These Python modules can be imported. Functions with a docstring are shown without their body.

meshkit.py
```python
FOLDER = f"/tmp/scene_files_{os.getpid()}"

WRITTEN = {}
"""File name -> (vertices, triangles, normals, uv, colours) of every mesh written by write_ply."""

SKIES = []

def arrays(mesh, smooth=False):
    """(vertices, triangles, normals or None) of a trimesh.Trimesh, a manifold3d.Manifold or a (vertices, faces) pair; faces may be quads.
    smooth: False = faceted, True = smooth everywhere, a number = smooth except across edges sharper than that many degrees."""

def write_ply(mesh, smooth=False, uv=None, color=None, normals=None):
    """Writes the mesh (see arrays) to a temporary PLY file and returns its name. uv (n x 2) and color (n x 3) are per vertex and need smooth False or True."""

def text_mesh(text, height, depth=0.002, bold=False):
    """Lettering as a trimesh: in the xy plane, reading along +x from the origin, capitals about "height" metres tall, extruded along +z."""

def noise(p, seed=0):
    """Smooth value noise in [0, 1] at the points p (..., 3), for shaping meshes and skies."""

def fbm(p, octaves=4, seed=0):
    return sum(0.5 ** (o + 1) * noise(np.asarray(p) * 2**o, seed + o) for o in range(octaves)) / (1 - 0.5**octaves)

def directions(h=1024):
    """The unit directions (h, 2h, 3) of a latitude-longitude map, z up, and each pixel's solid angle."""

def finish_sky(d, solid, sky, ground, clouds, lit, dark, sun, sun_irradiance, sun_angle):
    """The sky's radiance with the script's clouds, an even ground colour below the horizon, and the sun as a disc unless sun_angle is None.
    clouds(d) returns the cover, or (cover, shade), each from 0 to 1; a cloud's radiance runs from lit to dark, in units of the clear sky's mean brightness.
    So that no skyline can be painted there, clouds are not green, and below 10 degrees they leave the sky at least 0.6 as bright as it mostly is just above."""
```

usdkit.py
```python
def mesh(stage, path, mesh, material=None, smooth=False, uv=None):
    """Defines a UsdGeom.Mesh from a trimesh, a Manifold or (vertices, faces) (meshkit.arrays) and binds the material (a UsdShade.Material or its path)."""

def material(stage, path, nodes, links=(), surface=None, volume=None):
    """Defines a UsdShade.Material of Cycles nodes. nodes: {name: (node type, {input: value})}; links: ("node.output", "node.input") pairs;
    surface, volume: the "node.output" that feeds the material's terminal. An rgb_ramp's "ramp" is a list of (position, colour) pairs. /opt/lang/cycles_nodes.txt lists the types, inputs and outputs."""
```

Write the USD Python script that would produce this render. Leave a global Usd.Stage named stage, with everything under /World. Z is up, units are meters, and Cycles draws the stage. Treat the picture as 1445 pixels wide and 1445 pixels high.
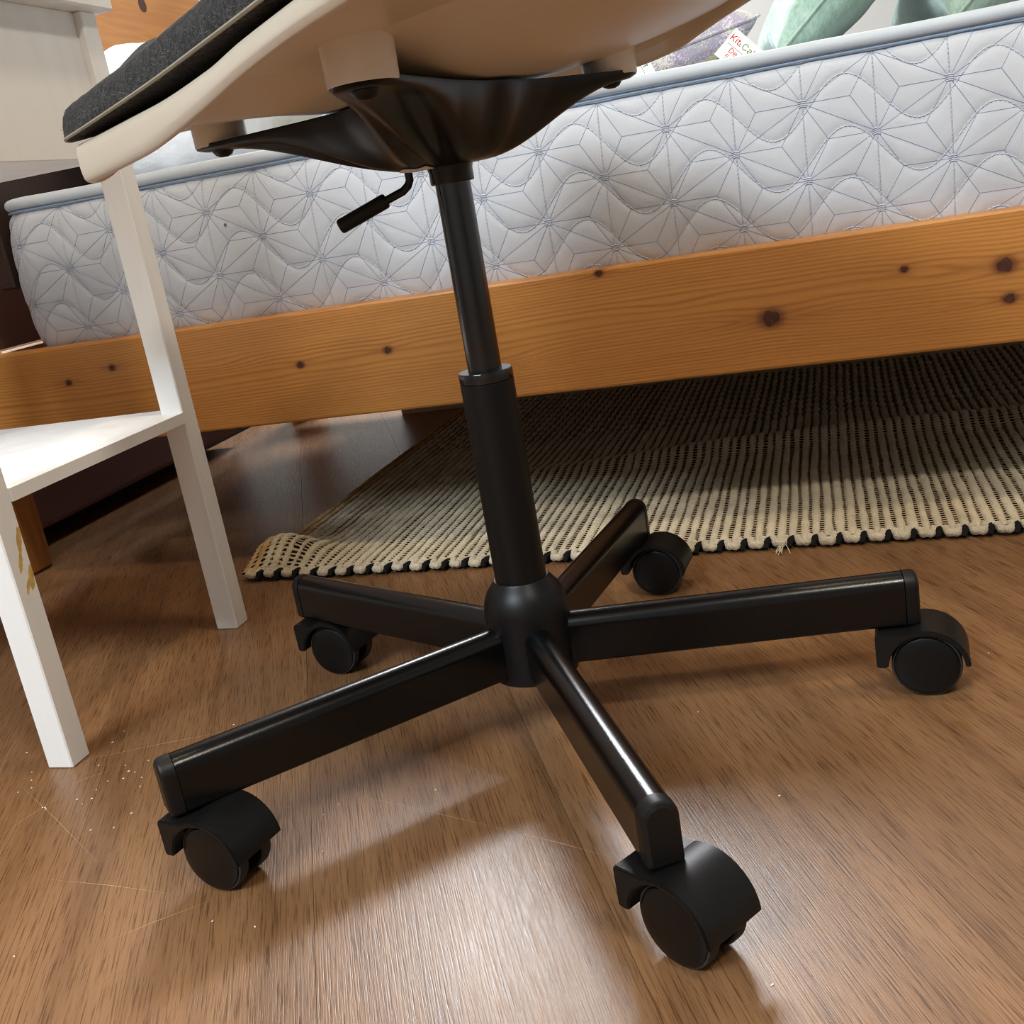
import math
import numpy as np
import trimesh
import manifold3d as m3
from shapely.geometry import Polygon, Point, LineString, box as sbox
from shapely import affinity
from shapely.ops import unary_union
from scipy.interpolate import PchipInterpolator
from pxr import Usd, UsdGeom, UsdLux, UsdShade, Sdf, Gf, Vt
import usdkit
import meshkit

PI = math.pi
rng = np.random.default_rng(7)
stage = Usd.Stage.CreateInMemory()
UsdGeom.SetStageUpAxis(stage, UsdGeom.Tokens.z)
UsdGeom.SetStageMetersPerUnit(stage, 1.0)
UsdGeom.Xform.Define(stage, '/World')
stage.SetDefaultPrim(stage.GetPrimAtPath('/World'))
UsdGeom.Scope.Define(stage, '/World/Looks')

# ------------------------------------------------------------------ camera
CAM = (0.25115, -0.76295, 0.42170)
R_ = (0.9518, 0.2602, -0.1626); U_ = (0.0743, 0.3187, 0.9449); F_ = (-0.2977, 0.9114, -0.2840)
F_PX = 1524.94
cam = UsdGeom.Camera.Define(stage, '/World/camera')
mtx = Gf.Matrix4d(R_[0], R_[1], R_[2], 0, U_[0], U_[1], U_[2], 0, -F_[0], -F_[1], -F_[2], 0, CAM[0], CAM[1], CAM[2], 1)
cam.AddTransformOp().Set(mtx.GetOrthonormalized())
cam.CreateHorizontalApertureAttr(36.0)
cam.CreateVerticalApertureAttr(36.0)
cam.CreateFocalLengthAttr(36.0 * F_PX / 1445.0)
cam.CreateClippingRangeAttr(Gf.Vec2f(0.02, 60))
EXPOSURE = -0.48
cam.CreateExposureAttr(EXPOSURE)

# ------------------------------------------------------------------ lights
dome = UsdLux.DomeLight.Define(stage, '/World/sky_light')
dome.CreateIntensityAttr(0.10)
dome.CreateColorAttr(Gf.Vec3f(0.93, 0.97, 1.0))


def rect_light(name, pos, target, w, h, power, color):
    l = UsdLux.RectLight.Define(stage, '/World/' + name)
    l.CreateWidthAttr(w); l.CreateHeightAttr(h)
    l.CreateIntensityAttr(power); l.CreateColorAttr(Gf.Vec3f(*color))
    z = np.array(pos, float) - np.array(target, float); z /= np.linalg.norm(z)
    up = np.array([0, 1.0, 0]) if abs(z[2]) > 0.9 else np.array([0, 0, 1.0])
    x = np.cross(up, z); x /= np.linalg.norm(x); y = np.cross(z, x)
    l.AddTransformOp().Set(Gf.Matrix4d(*x, 0, *y, 0, *z, 0, *pos, 1))


WARM = (1.0, 0.80, 0.56); COOL = (0.84, 0.93, 1.0); NEUT = (1.0, 0.91, 0.79)
# ceiling panel beyond the bed (cool white), warm shop spot behind the camera, warm spot overhead, cool shop front
rect_light('panel_light_far', (-0.85, 3.0, 2.52), (-0.6, 2.0, 0.0), 1.1, 0.8, 105.0, (0.95, 0.97, 1.0))
rect_light('spot_light_front', (1.22, -1.34, 2.55), (0.0, 0.2, 0.1), 0.22, 0.22, 260.0, NEUT)
rect_light('spot_light_over', (0.25, 0.10, 2.58), (0.25, 0.2, 0.0), 0.20, 0.20, 190.0, WARM)
rect_light('panel_light_front', (-1.0, -2.4, 2.5), (-0.2, 0.5, 0.3), 1.4, 0.8, 60.0, COOL)

# ------------------------------------------------------------------ helpers
taken = {}


def numbered(parent, name):
    key = (parent, name)
    k = taken.get(key, 0); taken[key] = k + 1
    return name if k == 0 else '%s_%03d' % (name, k)


def tag(p, label=None, cat=None, group=None, kind=None):
    p = p.GetPrim() if hasattr(p, 'GetPrim') else p
    for k, v in (('label', label), ('category', cat), ('group', group), ('kind', kind)):
        if v:
            p.SetCustomDataByKey(k, v)
    return p


def thing(name, label, cat, loc=(0, 0, 0), rotz=0, group=None, kind=None, parent='/World'):
    path = parent + '/' + numbered(parent, name)
    x = UsdGeom.Xform.Define(stage, path)
    x.AddTranslateOp().Set(Gf.Vec3d(*loc))
    if rotz:
        x.AddRotateZOp().Set(rotz)
    tag(x, label, cat, group, kind)
    return path


def obj(name, mesh, mat, parent='/World', smooth=35, label=None, cat=None, group=None, kind=None):
    path = parent + '/' + numbered(parent, name)
    usdkit.mesh(stage, path, mesh, M[mat], smooth=smooth)
    tag(stage.GetPrimAtPath(path), label, cat, group, kind)
    return path


cat_ = trimesh.util.concatenate


def man(mesh):
    v, f, _ = meshkit.arrays(mesh)
    return trimesh.Trimesh(v, f, process=False)


def rbox(lo, hi, r=0.003, seg=8):
    """box with rounded edges"""
    lo = np.array(lo, float); hi = np.array(hi, float)
    r = min(r, float((hi - lo).min()) * 0.49)
    pts = []
    s = trimesh.creation.icosphere(subdivisions=1 if seg <= 8 else 2, radius=r).vertices
    for a in (lo[0] + r, hi[0] - r):
        for b in (lo[1] + r, hi[1] - r):
            for c in (lo[2] + r, hi[2] - r):
                pts.append(s + [a, b, c])
    return man(m3.Manifold.hull_points(np.vstack(pts)))


def cbox(lo, hi, c=0.0015):
    """box with chamfered edges"""
    lo = np.array(lo, float); hi = np.array(hi, float)
    pts = []
    for a in (0, 1):
        for b in (0, 1):
            for d in (0, 1):
                p = np.array([(lo, hi)[a][0], (lo, hi)[b][1], (lo, hi)[d][2]])
                s = np.array([1 - 2 * a, 1 - 2 * b, 1 - 2 * d]) * c
                pts += [p + s * [0, 1, 1], p + s * [1, 0, 1], p + s * [1, 1, 0]]
    return man(m3.Manifold.hull_points(np.array(pts)))


def lathe(profile, n=64):
    return trimesh.creation.revolve(np.array(profile, float), sections=n)


def grid_faces(nu, nv, close_u=False, close_v=False):
    i = np.arange(nu if close_u else nu - 1)[:, None]; j = np.arange(nv if close_v else nv - 1)[None, :]
    a = i * nv + j; b = ((i + 1) % nu) * nv + j; c = ((i + 1) % nu) * nv + (j + 1) % nv; d = i * nv + (j + 1) % nv
    q = np.stack(np.broadcast_arrays(a, b, c, d), -1).reshape(-1, 4)
    return np.vstack([q[:, [0, 1, 2]], q[:, [0, 2, 3]]])


def sweep(path, radius, n=10, caps=True):
    """round tube along a polyline; radius a number or one per point"""
    p = np.array(path, float); m = len(p); rad = np.broadcast_to(np.asarray(radius, float), (m,))
    t = np.gradient(p, axis=0); t /= np.linalg.norm(t, axis=1, keepdims=True)
    up = np.array([0, 0, 1.0]) if abs(t[0][2]) < 0.9 else np.array([1.0, 0, 0])
    nrm = np.zeros_like(p); x = np.cross(up, t[0]); x /= np.linalg.norm(x); nrm[0] = x
    for k in range(1, m):
        x = nrm[k - 1] - t[k] * (nrm[k - 1] @ t[k]); nrm[k] = x / np.linalg.norm(x)
    bn = np.cross(t, nrm)
    a = np.linspace(0, 2 * PI, n, endpoint=False)
    v = p[:, None] + rad[:, None, None] * (np.cos(a)[None, :, None] * nrm[:, None] + np.sin(a)[None, :, None] * bn[:, None])
    v = v.reshape(-1, 3); f = grid_faces(m, n, False, True)
    if caps:
        c0 = len(v); v = np.vstack([v, p[0], p[-1]])
        k = np.arange(n); k2 = (k + 1) % n
        f = np.vstack([f, np.stack([np.full(n, c0), k2, k], 1), np.stack([np.full(n, c0 + 1), (m - 1) * n + k, (m - 1) * n + k2], 1)])
    me = trimesh.Trimesh(v, f, process=False)
    if me.volume < 0:
        me.invert()
    return me


def extrude(poly, depth):
    return trimesh.creation.extrude_polygon(poly, depth, engine='earcut')


def xf(mesh, rot=None, loc=(0, 0, 0)):
    m = mesh.copy()
    if rot is not None:
        m.apply_transform(np.vstack([np.hstack([np.array(rot, float), np.zeros((3, 1))]), [0, 0, 0, 1]]))
    m.apply_translation(loc)
    return m


def basis(x, y, z):
    return np.stack([x, y, z], 1)


def rotz(a):
    c, s = math.cos(a), math.sin(a)
    return np.array([[c, -s, 0], [s, c, 0], [0, 0, 1.0]])


def rotx(a):
    c, s = math.cos(a), math.sin(a)
    return np.array([[1, 0, 0], [0, c, -s], [0, s, c]])


def roty(a):
    c, s = math.cos(a), math.sin(a)
    return np.array([[c, 0, s], [0, 1, 0], [-s, 0, c]])


# ------------------------------------------------------------------ materials
M = {}


def lin(c):
    return tuple((x / 12.92 if x <= 0.04045 else ((x + 0.055) / 1.055) ** 2.4) for x in (v / 255.0 for v in c))


def mat(name, nodes, links, surface='p.BSDF'):
    M[name] = usdkit.material(stage, '/World/Looks/' + name, nodes, links, surface=surface)


def plain(name, rgb, rough=0.5, spec=0.5, bump=None, coat=0.0, sheen=0.0, var=0.0, vscale=6, rvar=0.0):
    c = lin(rgb)
    nodes = {'t': ('texture_coordinate', {}), 'p': ('principled_bsdf', {'base_color': c, 'roughness': rough, 'specular_ior_level': spec, 'coat_weight': coat, 'sheen_weight': sheen, 'coat_roughness': 0.12})}
    links = []
    if var:
        nodes['n'] = ('noise_texture', {'scale': vscale, 'detail': 5.0, 'roughness': 0.6})
        nodes['r'] = ('rgb_ramp', {'ramp': [(0.25, tuple(x * (1 - var) for x in c)), (0.75, tuple(min(1, x * (1 + var)) for x in c))]})
        links += [('t.object', 'n.vector'), ('n.fac', 'r.fac'), ('r.color', 'p.base_color')]
    if rvar:
        nodes['n3'] = ('noise_texture', {'scale': 30.0, 'detail': 6.0, 'roughness': 0.65})
        nodes['mr'] = ('map_range', {'from_min': 0.3, 'from_max': 0.7, 'to_min': rough - rvar, 'to_max': rough + rvar})
        links += [('t.object', 'n3.vector'), ('n3.fac', 'mr.value'), ('mr.result', 'p.roughness')]
    if bump:
        nodes['n2'] = ('noise_texture', {'scale': bump[0], 'detail': 3.0})
        nodes['b'] = ('bump', {'strength': bump[1], 'distance': bump[2]})
        links += [('t.object', 'n2.vector'), ('n2.fac', 'b.height'), ('b.normal', 'p.normal')]
    mat(name, nodes, links)


plain('black_metal', (7, 7, 8), 0.22, 0.4, bump=(900, 0.12, 0.0006))
plain('black_tube', (9, 9, 10), 0.42, 0.32)
plain('black_chrome', (14, 14, 16), 0.16, 0.7)
plain('black_bracket', (6, 6, 6), 0.36, 0.3, bump=(700, 0.06, 0.0005))
plain('black_plastic', (12, 11, 11), 0.45, 0.34, bump=(600, 0.10, 0.0005), var=0.25, vscale=40)
plain('wheel_plastic', (9, 9, 9), 0.36, 0.32, var=0.3, vscale=60)
plain('tread', (52, 50, 48), 0.7, 0.3, var=0.3, vscale=120)
plain('white_plastic', (216, 203, 182), 0.32, 0.5)
plain('boss_plastic', (232, 226, 216), 0.25, 0.5)
plain('wall_paint', (188, 191, 189), 0.8, 0.2)
plain('ceiling_paint', (225, 224, 220), 0.9, 0.2)
plain('mauve_cloth', (120, 88, 84), 0.85, 0.2, bump=(800, 0.3, 0.001))
plain('dark_plinth', (16, 14, 14), 0.7, 0.2)
plain('pale_wood', (196, 168, 136), 0.6, 0.3)
plain('paper', (238, 238, 236), 0.7, 0.2)
plain('ink_red', (190, 40, 44), 0.7, 0.2)
plain('ink_olive', (110, 128, 52), 0.7, 0.2)
plain('ink_green', (70, 120, 60), 0.7, 0.2)
plain('ink_dark', (50, 46, 46), 0.7, 0.2)
plain('white_cotton', (236, 237, 238), 0.85, 0.2, bump=(40, 0.5, 0.01), sheen=0.2)
plain('quilt_fabric', (196, 200, 206), 0.8, 0.2, bump=(900, 0.25, 0.0008), sheen=0.15, var=0.03, vscale=9)
plain('quilt_thread', (146, 155, 178), 0.7, 0.25)
plain('wave_thread', (188, 195, 207), 0.7, 0.25)
plain('quilt_tape', (196, 204, 211), 0.75, 0.2, bump=(900, 0.25, 0.0008), var=0.04, vscale=30)
plain('quilt_cord', (138, 160, 184), 0.7, 0.2)
plain('smudge', (120, 112, 98), 0.9, 0.1, var=0.3, vscale=300)
plain('scratch_mark', (196, 170, 138), 0.6, 0.3)
plain('scuff', (205, 168, 100), 0.7, 0.3, var=0.4, vscale=90)
plain('cream_yarn', (203, 191, 166), 0.9, 0.15, bump=(350, 0.8, 0.003), sheen=0.2, var=0.22, vscale=25)
plain('black_yarn', (24, 23, 24), 0.9, 0.15, bump=(350, 0.6, 0.003))
plain('tan_yarn', (196, 164, 116), 0.9, 0.15, bump=(350, 0.8, 0.003), var=0.25, vscale=40)
plain('felt_seam', (150, 142, 124), 0.9, 0.2)
plain('shaded_pine', (44, 26, 16), 0.6, 0.3)  # same pine, with the deep shade low on the headboard put into its colour


def velvet(name, a, b):
    a, b = lin(a), lin(b)
    mat(name, {'t': ('texture_coordinate', {}), 'm': ('mapping', {'scale': (1.0, 1.0, 0.35)}), 'n': ('noise_texture', {'scale': 220.0, 'detail': 4.0, 'roughness': 0.7}),
                        'n2': ('noise_texture', {'scale': 14.0, 'detail': 3.0}),
                        'mx': ('mix_float', {'fac': 0.45}), 'r': ('rgb_ramp', {'ramp': [(0.36, a), (0.64, b)]}),
                        'b': ('bump', {'strength': 0.5, 'distance': 0.003}),
                        'p': ('principled_bsdf', {'roughness': 0.55, 'sheen_weight': 0.8, 'sheen_roughness': 0.4, 'sheen_tint': (0.85, 1.0, 0.95)})},
        [('t.object', 'm.vector'), ('m.vector', 'n.vector'), ('t.object', 'n2.vector'), ('n.fac', 'mx.a'), ('n2.fac', 'mx.b'), ('mx.result', 'r.fac'), ('r.color', 'p.base_color'),
         ('mx.result', 'b.height'), ('b.normal', 'p.normal')])


velvet('mint_velvet', (128, 166, 152), (184, 212, 198))
velvet('sage_velvet', (116, 142, 128), (160, 182, 166))


def felt():
    a, b = lin((22, 22, 23)), lin((82, 81, 81))
    mat('grey_felt', {'t': ('texture_coordinate', {}), 'n': ('noise_texture', {'scale': 85.0, 'detail': 8.0, 'roughness': 0.8, 'distortion': 2.5}),
                      'n2': ('noise_texture', {'scale': 900.0, 'detail': 3.0}), 'mx': ('mix_float', {'fac': 0.4}),
                      'r': ('rgb_ramp', {'ramp': [(0.42, a), (0.60, b)]}), 'b': ('bump', {'strength': 1.0, 'distance': 0.002}),
                      'p': ('principled_bsdf', {'roughness': 0.95, 'sheen_weight': 0.06, 'specular_ior_level': 0.1})},
        [('t.object', 'n.vector'), ('t.object', 'n2.vector'), ('n.fac', 'mx.a'), ('n2.fac', 'mx.b'), ('mx.result', 'r.fac'), ('r.color', 'p.base_color'), ('mx.result', 'b.height'), ('b.normal', 'p.normal')])


felt()


def patterned(name, stops, scale):
    mat(name, {'t': ('texture_coordinate', {}), 'n': ('noise_texture', {'scale': scale, 'detail': 2.0, 'roughness': 0.5, 'distortion': 0.6}),
               'n2': ('noise_texture', {'scale': 420.0, 'detail': 2.0}), 'mx': ('mix_float', {'fac': 0.3}),
               'r': ('rgb_ramp', {'ramp': stops}), 'b': ('bump', {'strength': 0.4, 'distance': 0.002}),
               'p': ('principled_bsdf', {'roughness': 0.85})},
        [('t.object', 'n.vector'), ('t.object', 'n2.vector'), ('n.fac', 'mx.a'), ('n2.fac', 'mx.b'), ('mx.result', 'r.fac'), ('r.color', 'p.base_color'), ('n2.fac', 'b.height'), ('b.normal', 'p.normal')])


patterned('speckle_print', [(0.34, lin((232, 214, 90))), (0.43, lin((232, 232, 222))), (0.49, lin((176, 158, 192))), (0.54, lin((170, 170, 176))), (0.60, lin((214, 212, 208))), (0.68, lin((166, 146, 182)))], 13.0)
patterned('bright_print', [(0.32, lin((30, 120, 110))), (0.41, lin((232, 232, 224))), (0.47, lin((218, 200, 50))), (0.53, lin((228, 228, 222))), (0.60, lin((40, 84, 140))), (0.68, lin((120, 124, 130)))], 16.0)


def white_paint():
    c0, c1 = lin((234, 233, 230)), lin((242, 241, 239))
    mat('white_paint', {'t': ('texture_coordinate', {}), 'm': ('mapping', {'scale': (30.0, 30.0, 3.0)}), 'n': ('noise_texture', {'scale': 1.0, 'detail': 4.0}),
                        'r': ('rgb_ramp', {'ramp': [(0.3, c0), (0.6, c1)]}), 'b': ('bump', {'strength': 0.05, 'distance': 0.001}),
                        'p': ('principled_bsdf', {'roughness': 0.45, 'specular_ior_level': 0.4})},
        [('t.object', 'm.vector'), ('m.vector', 'n.vector'), ('n.fac', 'r.fac'), ('r.color', 'p.base_color'), ('n.fac', 'b.height'), ('b.normal', 'p.normal')])


white_paint()


def pine_attr():
    mat('pine', {'a': ('attribute', {'attribute': 'grain_color'}), 't': ('texture_coordinate', {}), 'm': ('mapping', {'scale': (6.0, 300.0, 300.0)}), 'n': ('noise_texture', {'scale': 1.0, 'detail': 4.0}),
                 'b': ('bump', {'strength': 0.25, 'distance': 0.0008}),
                 'p': ('principled_bsdf', {'roughness': 0.42, 'coat_weight': 0.15, 'coat_roughness': 0.3})},
        [('a.color', 'p.base_color'), ('t.object', 'm.vector'), ('m.vector', 'n.vector'), ('n.fac', 'b.height'), ('b.normal', 'p.normal')])


pine_attr()


def pine_plain(name, axis_scale, dark, light):
    mat(name, {'t': ('texture_coordinate', {}), 'm': ('mapping', {'scale': axis_scale}), 'n': ('noise_texture', {'scale': 1.0, 'detail': 3.0, 'distortion': 0.5}),
               'r': ('rgb_ramp', {'ramp': [(0.3, dark), (0.45, light), (0.55, tuple(0.5 * (a + b) for a, b in zip(dark, light))), (0.7, light)]}),
               'p': ('principled_bsdf', {'roughness': 0.42, 'coat_weight': 0.15, 'coat_roughness': 0.3})},
        [('t.object', 'm.vector'), ('m.vector', 'n.vector'), ('n.fac', 'r.fac'), ('r.color', 'p.base_color')])


pine_plain('pine_cross', (3.0, 3.0, 40.0), lin((172, 112, 52)), lin((196, 136, 72)))
pine_plain('pine_up', (60.0, 60.0, 4.0), lin((150, 92, 40)), lin((178, 118, 58)))
plain('knot_wood', (74, 40, 26), 0.5, 0.4, var=0.5, vscale=160)


def floor_mat():
    """oak-look planks: the grain runs along each plank's own x axis; every plank has its own offset and tone"""
    d, l, mid = lin((116, 83, 55)), lin((140, 104, 71)), lin((129, 94, 63))
    nodes = {'t': ('texture_coordinate', {}), 'o': ('object_info', {}), 'k': ('math', {'math_type': 'multiply', 'value2': 37.0}),
             'c': ('combine_xyz', {}), 'add': ('mix', {'mix_type': 'add', 'fac': 1.0}),
             'm1': ('mapping', {'scale': (1.8, 46.0, 1.0)}), 'n1': ('noise_texture', {'scale': 1.0, 'detail': 4.0, 'roughness': 0.55, 'distortion': 0.9}),
             'm2': ('mapping', {'scale': (26.0, 820.0, 1.0)}), 'n2': ('noise_texture', {'scale': 1.0, 'detail': 3.0, 'roughness': 0.6}),
             'm3': ('mapping', {'scale': (1.3, 5.0, 1.0)}), 'n3': ('noise_texture', {'scale': 1.0, 'detail': 2.0}),
             'r1': ('rgb_ramp', {'ramp': [(0.28, d), (0.46, mid), (0.62, l), (0.8, mid)]}),
             'r2': ('rgb_ramp', {'ramp': [(0.36, (0.40, 0.35, 0.31)), (0.48, (1, 1, 1))]}),
             'r3': ('rgb_ramp', {'ramp': [(0.3, (0.80, 0.78, 0.76)), (0.7, (1.12, 1.10, 1.06))]}),
             'mu': ('mix', {'mix_type': 'multiply', 'fac': 0.85}), 'mu2': ('mix', {'mix_type': 'multiply', 'fac': 1.0}),
             'tone': ('map_range', {'from_min': 0.0, 'from_max': 1.0, 'to_min': 0.93, 'to_max': 1.06}), 'tc': ('combine_xyz', {}), 'mu3': ('mix', {'mix_type': 'multiply', 'fac': 1.0}),
             'b': ('bump', {'strength': 0.35, 'distance': 0.0006}),
             'rr': ('map_range', {'from_min': 0.3, 'from_max': 0.7, 'to_min': 0.27, 'to_max': 0.40}),
             'p': ('principled_bsdf', {'roughness': 0.33, 'specular_ior_level': 0.5})}
    links = [('o.random', 'k.value1'), ('k.value', 'c.x'), ('k.value', 'c.y'), ('t.object', 'add.color1'), ('c.vector', 'add.color2'),
             ('add.color', 'm1.vector'), ('m1.vector', 'n1.vector'), ('add.color', 'm2.vector'), ('m2.vector', 'n2.vector'), ('add.color', 'm3.vector'), ('m3.vector', 'n3.vector'),
             ('n1.fac', 'r1.fac'), ('n2.fac', 'r2.fac'), ('n3.fac', 'r3.fac'), ('r1.color', 'mu.color1'), ('r2.color', 'mu.color2'), ('mu.color', 'mu2.color1'), ('r3.color', 'mu2.color2'),
             ('o.random', 'tone.value'), ('tone.result', 'tc.x'), ('tone.result', 'tc.y'), ('tone.result', 'tc.z'), ('mu2.color', 'mu3.color1'), ('tc.vector', 'mu3.color2'), ('mu3.color', 'p.base_color'),
             ('n2.fac', 'b.height'), ('b.normal', 'p.normal'), ('n2.fac', 'rr.value'), ('rr.result', 'p.roughness')]
    mat('oak_plank', nodes, links)


floor_mat()


def weave_mat():
    """rug ground between the cords: black with cream crossings along y"""
    mat('rug_weave', {'t': ('texture_coordinate', {}), 's': ('separate_xyz', {}), 'k': ('math', {'math_type': 'multiply', 'value2': 2 * PI / 0.0072}), 'sn': ('math', {'math_type': 'sine'}),
                      'n': ('noise_texture', {'scale': 60.0, 'detail': 2.0}), 'ad': ('math', {'math_type': 'multiply_add', 'value2': 6.0}),
                      'r': ('rgb_ramp', {'ramp': [(0.0, lin((22, 21, 22))), (0.5, lin((26, 25, 25))), (0.62, lin((178, 160, 128))), (1.0, lin((188, 168, 136)))]}),
                      'mr': ('map_range', {'from_min': -1.0, 'from_max': 1.0, 'to_min': 0.0, 'to_max': 1.0}),
                      'p': ('principled_bsdf', {'roughness': 0.95, 'specular_ior_level': 0.1})},
        [('t.object', 's.vector'), ('s.y', 'k.value1'), ('n.fac', 'ad.value1'), ('k.value', 'ad.value3'), ('ad.value', 'sn.value1'), ('sn.value', 'mr.value'), ('mr.result', 'r.fac'), ('r.color', 'p.base_color')])


weave_mat()
mat('lamp_glow', {'e': ('emission', {'color': (1.0, 0.93, 0.82), 'strength': 4.0})}, [], 'e.emission')

# ------------------------------------------------------------------ room
X0, X1, Y0, Y1, H = -3.6, 3.6, -3.4, 4.2, 2.65


def struct(name, mesh, m, label, cat):
    return obj(name, mesh, m, smooth=False, label=label, cat=cat, kind='structure')


floor = thing('floor', 'brown oak-look plank floor under the chair and bed', 'floor', kind='structure')
obj('subfloor', trimesh.creation.box(bounds=[[X0, Y0, -0.05], [X1, Y1, -0.0035]]), 'dark_plinth', floor, smooth=False)
g = np.array([0.4459, -0.8951]); gn = np.array([0.8951, 0.4459])       # grain direction and its normal
ang = math.degrees(math.atan2(g[1], g[0]))
W, L, gap = 0.179, 1.80, 0.0003
room_poly = sbox(X0, Y0, X1, Y1)
Rg = np.array([[g[0], gn[0]], [g[1], gn[1]]])
prng = np.random.default_rng(3)
for i in range(-30, 31):
    off = -0.961 + (0.0 if i == -4 else (prng.random() - 0.5) * 0.5)
    n0 = 0.1625 + i * W
    for j in range(-6, 7):
        a0 = (off % L) + j * L
        cx = np.array([a0 + L / 2, n0 + W / 2])
        wc = Rg @ cx
        if not (X0 - 0.6 < wc[0] < X1 + 0.6 and Y0 - 0.6 < wc[1] < Y1 + 0.6):
            continue
        corners = [Rg @ np.array([cx[0] + sx * L / 2, cx[1] + sy * W / 2]) for sx, sy in ((-1, -1), (1, -1), (1, 1), (-1, 1))]
        clip = Polygon(corners).buffer(-gap / 2, join_style=2).intersection(room_poly)
        if clip.is_empty or clip.area < 0.0004:
            continue
        loc = np.array([wc[0], wc[1]])
        pts = (np.array(clip.exterior.coords)[:-1] - loc) @ Rg
        poly = Polygon(pts)
        m = extrude(poly, 0.004); m.apply_translation([0, 0, -0.004])
        path = floor + '/' + numbered(floor, 'plank')
        usdkit.mesh(stage, path, m, M['oak_plank'], smooth=False)
        x = UsdGeom.Xformable(stage.GetPrimAtPath(path))
        # local x = grain, local y = its left normal
        x.AddTranslateOp().Set(Gf.Vec3d(loc[0], loc[1], 0))
        mm = Gf.Matrix4d(g[0], g[1], 0, 0, gn[0], gn[1], 0, 0, 0, 0, 1, 0, 0, 0, 0, 1)
        x.AddTransformOp().Set(mm)

scr = [[[-0.153, -0.1002], [-0.007, -0.1446]], [[-0.007, -0.1446], [0.1054, -0.185]], [[-0.3304, -0.2179], [-0.2084, -0.2298]], [[-0.2361, -0.2835], [-0.1778, -0.2342]], [[-0.4117, -0.1675], [-0.3974, -0.1066]],
       [[-0.4671, -0.0845], [-0.2822, -0.2076]], [[-0.4106, -0.0497], [-0.2924, -0.0026]], [[-0.4088, -0.1012], [-0.3753, -0.0677]]]
for p, q in scr:
    p, q = np.array(p), np.array(q); d = (q - p) / np.linalg.norm(q - p); n_ = np.array([-d[1], d[0]])
    m_ = 0.5 * (p + q) + n_ * 0.0012
    pg = Polygon([p, m_ - n_ * 0.00014, q, m_ + n_ * 0.00014])
    sm__ = extrude(pg, 0.00006)
    obj('scratch', sm__, 'scratch_mark', floor, smooth=False, label='thin pale scratch in the floor')
crumbs = [[-0.4909, -0.0387], [-0.4575, -0.073], [-0.4024, -0.1277], [-0.3972, -0.1297], [-0.3635, -0.1138], [-0.3289, -0.0956], [-0.2975, 0.0066], [-0.0628, -0.0998], [-0.1351, -0.1196], [-0.1417, -0.1337], [-0.1213, -0.1787],
          [-0.0017, -0.1796], [0.3358, 0.1344], [0.3499, 0.1032], [0.1233, 0.0139], [0.1934, -0.2853], [-0.1654, -0.2551], [-0.2896, -0.2972], [-0.132, -0.2587], [0.191, -0.1057]]
cr = []
crng = np.random.default_rng(17)
for k, (cx_, cy_) in enumerate(crumbs + [(-0.48 + 0.2 * crng.random(), -0.16 + 0.16 * crng.random()) for _ in range(26)]):
    b_ = trimesh.creation.icosphere(subdivisions=1, radius=0.0006)
    b_.apply_scale([1 + 1.2 * crng.random(), 0.7 + 0.5 * crng.random(), 0.6]); b_ = xf(b_, rotz(crng.random() * 6), (cx_, cy_, 0.0003)); cr.append(b_)
obj('crumbs', cat_(cr), 'paper', floor, smooth=True, kind='stuff', label='tiny pale crumbs scattered on the floor')
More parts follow.
